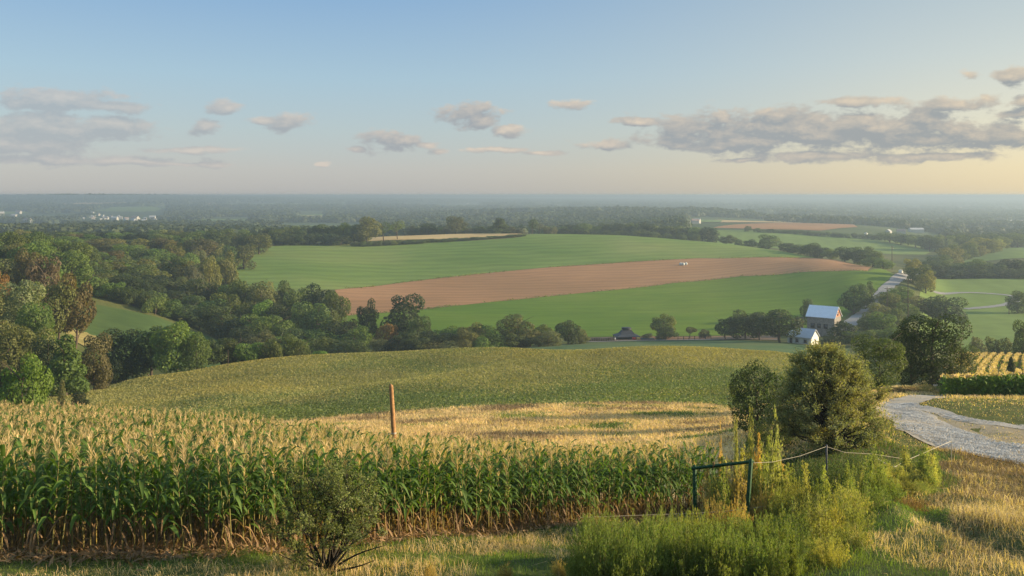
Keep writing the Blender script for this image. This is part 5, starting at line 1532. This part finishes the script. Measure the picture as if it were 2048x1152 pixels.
def house_parts(e, L, W, eave, ridge, wall, roofm, gable=None, over=0.35, thick=0.18):
    l, w = L / 2, W / 2
    V = [(-l, -w, -1), (l, -w, -1), (l, w, -1), (-l, w, -1), (-l, -w, eave), (l, -w, eave), (l, w, eave), (-l, w, eave), (-l, 0, ridge), (l, 0, ridge)]
    f = [(0, 1, 5, 4), (1, 2, 6, 5), (2, 3, 7, 6), (3, 0, 4, 7), (4, 8, 7), (5, 6, 9)]
    solid(V, f, 'wall', [wall, gable or wall], e, [0, 0, 0, 0, 1, 1])
    sl = (ridge - eave) / w
    a, b = l + over, w + over
    ze = eave - sl * over + 0.02; zr = ridge + 0.02
    V = [(-a, -b, ze), (a, -b, ze), (a, 0, zr), (-a, 0, zr), (a, b, ze), (-a, b, ze)]
    V += [(x, y, z + thick) for x, y, z in V]
    f = [(6, 7, 8, 9), (9, 8, 10, 11), (1, 0, 3, 2), (2, 3, 5, 4), (0, 1, 7, 6), (4, 5, 11, 10), (1, 2, 8, 7), (2, 4, 10, 8), (3, 0, 6, 9), (5, 3, 9, 11)]
    return solid(V, f, 'roof', [roofm], e)

def opening(e, name, c, size, face, m, frame=None):
    """window or door set proud on wall: face 'front' (-y) or 'right' (+x); frame around it as sub-part"""
    x, y, z = c; w, h = size
    g = Geo()
    if face == 'front': g.box((x, y - 0.02, z), (w, 0.06, h))
    else: g.box((x + 0.02, y, z), (0.06, w, h))
    o = link(name, g.mesh(name, [m]), e)
    if frame:
        g = Geo(); t = 0.12
        for (dx, dz, ww, hh) in ((0, h / 2 + t / 2, w + 2 * t, t), (0, -h / 2 - t / 2, w + 2 * t, t), (-w / 2 - t / 2, 0, t, h), (w / 2 + t / 2, 0, t, h)):
            if face == 'front': g.box((x + dx, y - 0.05, z + dz), (ww, 0.12, hh))
            else: g.box((x + 0.05, y + dx, z + dz), (0.12, ww, hh))
        link('frame', g.mesh('frame', [frame]), o)
    return o

def barn():
    g0 = ground(1648, 340); e = bpy.data.objects.new('barn', None); C.objects.link(e); e.location = g0; e.rotation_euler = (0, 0, math.radians(-38))
    tag(e, 'stone barn with a shining pale metal roof and orange sunlit gable', 'barn')
    zr = Z(612.5, 340) - g0.z; ze = Z(631, 340) - g0.z
    house_parts(e, 10.4, 7.6, ze, zr, M['stone'], M['tin'], M['brick'], 0.45)
    for x, z, w, h in ((-3.0, ze * 0.52, 1.3, 1.6), (-0.6, ze * 0.52, 1.2, 1.5), (1.9, ze * 0.52, 1.2, 1.5), (-2.2, 1.2, 1.5, 2.3)):
        opening(e, 'window' if z > 1.3 else 'door', (x, -3.8, z), (w, h), 'front', M['pane'], M['dark_stone'])
    opening(e, 'window', (5.2, 0, ze + 1.0), (0.9, 1.1), 'right', M['pane'], M['dark_stone'])
    opening(e, 'door', (5.2, 0.4, 1.6), (2.4, 3.0), 'right', M['pane'], M['dark_stone'])
barn()

def white_house():
    g0 = ground(1606, 311); e = bpy.data.objects.new('white_house', None); C.objects.link(e); e.location = g0; e.rotation_euler = (0, 0, math.radians(-42))
    tag(e, 'low white house with a grey slate roof beside the dark clump of trees', 'house')
    zr = Z(657, 311) - g0.z; ze = Z(673, 309) - g0.z
    r_ = house_parts(e, 8.6, 6.2, ze, zr, M['white_wall'], M['slate'], None, 0.4)
    opening(e, 'window', (2.2, -3.1, ze * 0.5), (1.1, 1.2), 'front', M['pane'], M['slate'])
    opening(e, 'window', (-0.8, -3.1, ze * 0.5), (1.1, 1.2), 'front', M['pane'], M['slate'])
    opening(e, 'door', (-3.0, -3.1, 1.05), (1.0, 2.1), 'front', M['pane'], M['slate'])
    opening(e, 'window', (4.3, 0.6, ze * 0.55), (0.9, 1.0), 'right', M['slate'], M['white_wall'])
    g = Geo(); g.box((-1.5, 0.0, zr + 0.35), (0.6, 0.6, 0.9)); link('chimney', g.mesh('chimney', [M['white_wall']]), r_)
white_house()

def brick_shed():
    g0 = ground(1599, 334); e = bpy.data.objects.new('brick_shed', None); C.objects.link(e); e.location = g0; e.rotation_euler = (0, 0, math.radians(-20))
    tag(e, 'small brick outbuilding between the barn and the white house', 'shed')
    zt = Z(634, 334) - g0.z
    house_parts(e, 2.6, 2.8, zt - 0.8, zt, simple('old_brick', (0.17, 0.09, 0.07), 0.95, 0, 0.3, 3), M['dark_stone'], None, 0.2, 0.1)
    opening(e, 'window', (-0.5, -1.4, zt - 1.9), (0.5, 0.8), 'front', M['white_wall'])
    opening(e, 'window', (0.5, -1.4, zt - 1.9), (0.5, 0.8), 'front', M['white_wall'])
brick_shed()

def pavilion():
    g0 = ground(1253, 343); e = bpy.data.objects.new('pavilion', None); C.objects.link(e); e.location = g0; e.rotation_euler = (0, 0, math.radians(6))
    tag(e, 'dark timber pavilion with a hipped roof and a small raised cap', 'pavilion')
    u = 343 / F
    ze = Z(671, 343) - g0.z; zr = Z(660, 343) - g0.z; zt = Z(656, 343) - g0.z
    a, b = 24.5 * u, 3.4
    ta, tb = 9.5 * u, 1.1
    # concave hipped roof in two slopes
    ma, mb, zm = (a + ta) / 2 - 0.5, (b + tb) / 2 - 0.3, ze + (zr - ze) * 0.36
    V = []
    for (p_, q_, z_) in ((a, b, ze - 0.18), (a, b, ze), (ma, mb, zm), (ta, tb, zr)):
        V += [(-p_, -q_, z_), (p_, -q_, z_), (p_, q_, z_), (-p_, q_, z_)]
    f = [(3, 2, 1, 0), (12, 13, 14, 15)]
    for k in range(3):
        for j in range(4): f.append((k * 4 + j, k * 4 + (j + 1) % 4, (k + 1) * 4 + (j + 1) % 4, (k + 1) * 4 + j))
    rf = solid(V, f, 'roof', [M['black_roof']], e)
    g = Geo(); g.box((0, 0, zr + 0.22), (2 * ta - 0.5, 2 * tb - 0.3, 0.44)); g.box((0, 0, zr + 0.44 + (zt - zr) / 2), (2 * ta + 0.2, 2 * tb + 0.3, 0.42), taper=0.75)
    link('cap', g.mesh('cap', [M['black_roof']]), rf)
    for x in (-a + 0.3, -a * 0.45, a * 0.02, a * 0.5, a - 0.3):
        for y in (-b + 0.3, b - 0.3):
            g = Geo(); g.box((x, y, (ze - 0.2) / 2 - 0.2), (0.2, 0.2, ze - 0.2 + 0.4)); link('post', g.mesh('post', [M['black_wood']]), e)
    g = Geo(); g.box((-0.4, 0.8, (ze - 0.2) * 0.42), (a * 1.15, 2.8, (ze - 0.2) * 0.84)); link('counter_room', g.mesh('counter_room', [M['black_wood']]), e)
    g = Geo(); g.box((0, 0, 0.05), (2 * a + 0.4, 2 * b + 0.4, 0.3)); link('floor_slab', g.mesh('floor_slab', [M['dark_stone']]), e)
    for x in (-a * 0.7, a * 0.72):
        g = Geo(); g.box((x, -b + 0.3, 1.0), (a * 0.5, 0.08, 0.1)); g.box((x, -b + 0.3, 0.6), (a * 0.5, 0.08, 0.1)); link('railing', g.mesh('railing', [M['black_wood']]), e)
    # crates beside it
    cols = [('red', (0.45, 0.04, 0.03), 1268, 339), ('yellow', (0.62, 0.38, 0.10), 1277, 339), ('white', (0.6, 0.6, 0.58), 1228, 339)]
    for nm, c_, px, d in cols:
        gg = ground(px, d); q_ = Geo()
        q_.box((0, 0, 0.55), (1.3, 0.9, 0.06))
        for sx in (-.62, .62): q_.box((sx, 0, 0.5), (0.06, 0.9, 1.0))
        for sy in (-.42, .42): q_.box((0, sy, 0.5), (1.18, 0.06, 0.9))
        o = link('crate', q_.mesh('crate', [simple(nm + '_paint', c_, 0.6, 0, 0.2, 4)]), None, gg)
        tag(o, {'red': 'red open box standing right of the pavilion floor', 'yellow': 'yellow open box beside the red one by the pavilion', 'white': 'whitish open box at the left corner of the pavilion'}[nm], 'box')
    gs = ground(1294, 340); e2 = bpy.data.objects.new('low_shed', None); C.objects.link(e2); e2.location = gs
    tag(e2, 'low dark lean to shed joined to the right side of the pavilion', 'shed')
    h2 = Z(677, 340) - gs.z
    g = Geo(); g.box((0, 0, h2 * 0.45), (24 * u, 3.0, h2 * 0.9)); link('wall', g.mesh('wall', [M['black_wood']]), e2)
    g = Geo(); g.box((0, -0.1, h2 * 0.95), (26 * u, 3.6, 0.18)); link('roof', g.mesh('roof', [M['black_roof']]), e2)
    g = Geo()
    for i in range(16):
        px = 1158 + i * 4.6; gg = ground(px, 335); g.box((gg.x, gg.y, gg.z + 0.55), (1.0, 0.5, 1.3 + 0.25 * math.sin(i)))
    tag(link('field_wall', g.mesh('field_wall', [M['dark_stone']])), 'long low dark wall left of the pavilion', 'wall')
pavilion()

def yard_fence():
    e = bpy.data.objects.new('yard_fence', None); C.objects.link(e); e.location = ground(1385, 334); o = np.array(e.location)
    tag(e, 'low wooden yard fence between the clipped conifer and the farm lane', 'fence')
    prev = None
    for i, px in enumerate(range(1356, 1424, 11)):
        g_ = np.array(ground(px, 334)) - o
        g = Geo(); g.box(g_ + [0, 0, 0.6], (0.18, 0.18, 1.7)); link('post', g.mesh('post', [M['black_wood']]), e)
        if prev is not None:
            g = Geo()
            for z in (0.6, 1.2):
                V, q, t = tube(np.array([prev + [0, 0, z], (prev + g_) / 2 + [0, 0, z + .01], g_ + [0, 0, z]]), [0.05] * 3, 4); g.add(V, q, t)
            link('rail', g.mesh('rail', [M['bark']]), e)
        prev = g_
yard_fence()

def utility_pole(px, d, top, label, arms=2, rad=0.16):
    g0 = ground(px, d); h = Z(top, d) - g0.z
    e = bpy.data.objects.new('utility_pole', None); C.objects.link(e); e.location = g0; e.rotation_euler = (0, 0, 0.25)
    tag(e, label, 'utility pole')
    g = Geo(); V, q, t = tube(np.array([(0, 0, -.3), (0.02, 0, h * .5), (0, 0, h)]), [rad * 1.2, rad, rad * 0.75], 8); g.add(V, q, t)
    link('shaft', g.mesh('shaft', [M['bark']], True), e)
    for k in range(arms):
        g = Geo(); g.box((0, -rad, h - 0.5 - k * 1.3), (2.8, 0.16, 0.18)); a = link('crossarm', g.mesh('crossarm', [M['bark']]), e)
        g = Geo()
        for x in (-1.2, -0.5, 0.5, 1.2): g.box((x, -rad, h - 0.28 - k * 1.3), (0.12, 0.12, 0.24))
        link('insulators', g.mesh('insulators', [M['white_wall']]), a)
utility_pole(1816, 330, 557, 'tall dark utility pole rising from the trees right of the country road', 1)
utility_pole(1784, 560, 492, 'small utility pole with crossarms against the distant green field', 2, 0.22)
utility_pole(1774, 372, 574, 'short wooden utility pole beside the country road', 1)
utility_pole(1909, 545, 578, 'tiny pole beside the far side of the looping lane', 0)
utility_pole(2018, 425, 605, 'pale marker pole inside the near bend of the looping lane', 0)
utility_pole(456, 197, 700, 'thin pole on the crest of the crop hill before the hedge', 0, 0.07)

def bales():
    m = simple('bale_wrap', (0.50, 0.53, 0.50), 0.5, 0, 0.12, 2)
    for i, (px, dd) in enumerate(((1361.5, 0), (1366.5, -.6), (1372, 0.4))):
        d = hit(px, 531, 420) + dd; g0 = ground(px, d)
        g = Geo(); a = np.linspace(-1.05, 1.05, 7)
        V, q, t = tube(np.stack([a * 0.85, a * 0, np.full(7, 0.95)], -1), [0.75, 0.98, 1.0, 1.02, 1.0, 0.98, 0.75], 16); g.add(V, q, t)
        V, q, t = tube(np.array([(-0.88, 0, .95), (-0.9, 0, .95), (-0.93, 0, .95)]), [0.75, 0.5, 0.1], 16); g.add(V, q, t)
        o = link('wrapped_bale', g.mesh('wrapped_bale', [m], True), None, g0); o.rotation_euler = (0, 0, 0.9 + 0.2 * i)
        tag(o, ['left one of three pale wrapped bales on the ploughed field', 'middle one of three pale wrapped bales on the ploughed field', 'right one of three pale wrapped bales on the ploughed field'][i], 'bale', 'wrapped bales on the ploughed field')
bales()

def car():
    d = hit(1803, 547.5, 420); g0 = ground(1803, d)
    e = bpy.data.objects.new('white_van', None); C.objects.link(e); e.location = (g0.x, g0.y, g0.z + 0.25); e.rotation_euler = (0, 0, math.radians(50))
    tag(e, 'white van on the country road where it enters the trees', 'van')
    prof = [(-2.3, 0.35), (2.2, 0.35), (2.3, 0.9), (1.7, 1.15), (1.1, 1.95), (-2.2, 2.05), (-2.35, 1.7)]
    V = [(x, -0.95, z) for x, z in prof] + [(x, 0.95, z) for x, z in prof]; n = len(prof)
    f = [tuple(range(n)), tuple(range(2 * n - 1, n - 1, -1))] + [(i, i + n, (i + 1) % n + n, (i + 1) % n) for i in range(n)]
    solid(V, f, 'body', [M['white_wall']], e)
    solid([(1.74, -0.8, 1.2), (1.74, 0.8, 1.2), (1.2, 0.8, 1.88), (1.2, -0.8, 1.88)], [(0, 1, 2, 3)], 'windscreen', [M['pane']], e)
    for s in (-1, 1):
        g = Geo(); g.box((0.55, s * 0.96, 1.5), (0.9, 0.03, 0.5)); link('window', g.mesh('window', [M['pane']]), e)
        for x in (-1.5, 1.5):
            g = Geo(); V_, q, t = tube(np.array([(x, s * 0.99, .35), (x, s * 0.9, .35), (x, s * 0.75, .35)]), [0.35] * 3, 12); g.add(V_, q, t)
            link('wheel', g.mesh('wheel', [M['black_wood']]), e)
car()

# ------------------------------------------------------------------ far houses
def far_houses():
    M['far_wall'] = simple('far_wall', (0.42, 0.41, 0.38), 0.9, 0, 0.2, 1)
    M['red_roof'] = simple('far_roof', (0.30, 0.22, 0.19), 0.9, 0, 0.2, 1)
    M['light_roof'] = simple('light_roof', (0.42, 0.42, 0.42), 0.6, 0, 0.1, 1)
    protos = []
    for (L, W, ev, rg, rf) in ((14, 9, 5, 8.5, M['red_roof']), (11, 8, 6, 9, M['light_roof']), (26, 14, 6, 9, M['light_roof'])):
        e = bpy.data.objects.new('far_house', None)
        house_parts(e, L, W, ev, rg, M['far_wall'], rf, None, 0.4, 0.3)
        kids = [o for o in C.objects if o.parent == e]
        protos.append((e, kids))
    used = [False] * 3
    r = random.Random(5)
    def put(px, py, dmin, k, s, label, group):
        d = hit(px, py, dmin); g0 = ground(px, d)
        e, kids = protos[k]
        if not used[k]:
            used[k] = True; C.objects.link(e); c = e
        else:
            c = e.copy(); C.objects.link(c)
            for kd in kids:
                q = kd.copy(); C.objects.link(q); q.parent = c
        c.location = (g0.x, g0.y, g0.z + 1.0 * s); c.rotation_euler = (0, 0, r.uniform(-0.9, 0.9)); c.scale = (s, s, s)
        tag(c, label, 'house', group)
    A = 'white house of the hazy town in the valley at the far left'; GA = 'houses of the far left town'
    for i in range(46):
        t = r.random(); px = 160 + 150 * t; py = 434 + 10 * t + r.gauss(0, 3.0)
        put(px, py, 1900, r.choice([0, 1, 1, 1]), r.uniform(0.5, 0.85), A, GA)
    B = 'scattered white farmhouse on the hazy slopes at the far left'; GB = 'scattered farmhouses far left'
    for px, py in ((3, 431), (37, 428), (28, 437), (66, 398), (290, 409), (152, 421), (148, 424), (270, 441), (305, 441), (55, 447), (230, 443)):
        put(px, py, 1500, r.choice([0, 1]), 1.3, B, GB)
    D = 'pale house of the hazy village at the far right'; GD = 'houses of the far right village'
    for i in range(44):
        px = r.uniform(1935, 2075); py = r.uniform(436, 466)
        put(px, py, 1000, r.choice([0, 1, 1, 1]), r.uniform(0.45, 0.75), D, GD)
    E = 'pale farmhouse among the hazy woods beyond the distant ploughed field'; GE = 'farmhouses beyond the distant field'
    for px, py in ((1490, 427), (1498, 428), (1505, 427), (1575, 424), (1622, 433), (1592, 439), (1683, 443), (1690, 442), (1750, 434), (1760, 436), (1800, 432), (1640, 437), (1570, 434), (935, 408), (940, 404), (900, 419), (850, 420), (1195, 419), (1250, 422), (880, 417), (1395, 447), (1390, 452)):
        put(px, py, 1400, r.choice([0, 1, 1]), 0.8, E, GE)
    for px, py, k, lab in ((1777, 471, 1, 'pale house at the far edge of the distant green field, behind the white tower'), (1832, 466, 2, 'long pale barn behind the hedge right of the distant field'), (1802, 469, 0, 'small dim house between the tower and the long barn')):
        put(px, py, 980, k, 0.75, lab, None)
    d = hit(1732, 474, 880); g0 = ground(1732, d)
    e = bpy.data.objects.new('white_tower', None); C.objects.link(e); e.location = g0
    tag(e, 'small bright white tower at the far edge of the distant green field', 'tower')
    g = Geo(); g.box((0, 0, 2.2), (3.2, 3.0, 4.8)); link('wall', g.mesh('wall', [M['white_wall']]), e)
    g = Geo(); g.box((0, 0, 5.0), (3.8, 3.6, 0.8), taper=0.5); link('roof', g.mesh('roof', [M['light_roof']]), e)
    g = Geo(); g.box((0, -1.53, 2.0), (1.0, 0.08, 2.4)); link('door', g.mesh('door', [M['pane']]), e)
far_houses()
# ------------------------------------------------------------------ far-off woods that read as one mass
def far_woods():
    r = np.random.RandomState(21)
    n = 60000
    u = r.rand(n)
    d = np.exp(math.log(930) + u ** 0.8 * (math.log(13000) - math.log(930)))
    px = r.uniform(-250, 2300, n)
    x = X(px, d)
    nz = fbm(x / 260.0, d / 420.0, 31, 3)
    keep = nz > 0.42
    # clearings where the photograph shows open fields
    OPEN = [(-100, 130, 1250, 2100), (190, 340, 2500, 4200), (560, 730, 1350, 2050), (590, 655, 2300, 3600), (1370, 1460, 1300, 2000),
            (1395, 1895, 930, 1420), (150, 300, 2000, 2700), (1900, 2300, 700, 980), (1370, 1720, 930, 1500), ]
    for (a, w, c, k) in FAR_PATCH: keep &= ~((np.abs(px - a) < w) & (d > c * 0.97) & (d < c * k * 1.01))
    town = ((px > 1925) & (px < 2090) & (d > 1000) & (d < 1750)) | ((px > 150) & (px < 320) & (d > 1700) & (d < 2700))
    keep &= ~(town & (r.rand(n) < 0.86))
    for a, b, c, e in OPEN: keep &= ~((px > a) & (px < b) & (d > c) & (d < e))
    px, d, x = px[keep], d[keep], x[keep]
    n = len(px)
    s = 9.0 * np.clip(d / 1500, 1, 6) ** 0.75 * r.uniform(0.8, 1.4, n)      # crown radius; far ones stand for groups
    hh = 11.0 * np.clip(d / 3000, 1, 1.7) * r.uniform(0.7, 1.25, n)
    z = H(x, d)
    k = np.where(d < 1800, 70, np.where(d < 3500, 40, 22))
    idx = np.repeat(np.arange(n), k)
    m = len(idx)
    v = unit(r.normal(size=(m, 3))); v[:, 2] = np.abs(v[:, 2])
    lump = 0.75 + 0.4 * r.rand(m)
    Pp = np.stack([x[idx] + v[:, 0] * s[idx] * lump, d[idx] + v[:, 1] * s[idx] * lump, z[idx] + hh[idx] * (0.15 + 0.85 * v[:, 2] * lump)], -1)
    N_ = unit(v + r.normal(size=v.shape) * 0.22)
    V, q = leaf_quads(Pp, N_, (s * 0.50)[idx] * r.uniform(0.6, 1.4, m), 0.8, r)
    tag(link('far_woods', np_mesh('far_woods', V, q, [M['leaf_far']])), kind='stuff')
far_woods()
# ------------------------------------------------------------------ the air between near and far
def build_haze():
    x0, x1, y0, y1, z0, z1 = -42000, 42000, -40.0, 40500.0, -125.0, 2.5
    V = np.array([(x, y, z) for z in (z0, z1) for y in (y0, y1) for x in (x0, x1)], float)
    q = np.array([(0, 2, 3, 1), (4, 5, 7, 6), (0, 1, 5, 4), (2, 6, 7, 3), (0, 4, 6, 2), (1, 3, 7, 5)])
    m = bpy.data.materials.new('haze_air'); m.use_nodes = True
    t = NT(m.node_tree)
    out = t.n('ShaderNodeOutputMaterial')
    v = t.n('ShaderNodeVolumePrincipled')
    v.inputs['Color'].default_value = (0.335, 0.430, 0.535, 1)
    v.inputs['Density'].default_value = HAZE_DENSITY
    v.inputs['Anisotropy'].default_value = 0.3
    t.l(v.outputs[0], out.inputs['Volume'])
    o = link('haze', np_mesh('haze', V, q, [m]))
    tag(o, kind='stuff')
build_haze()
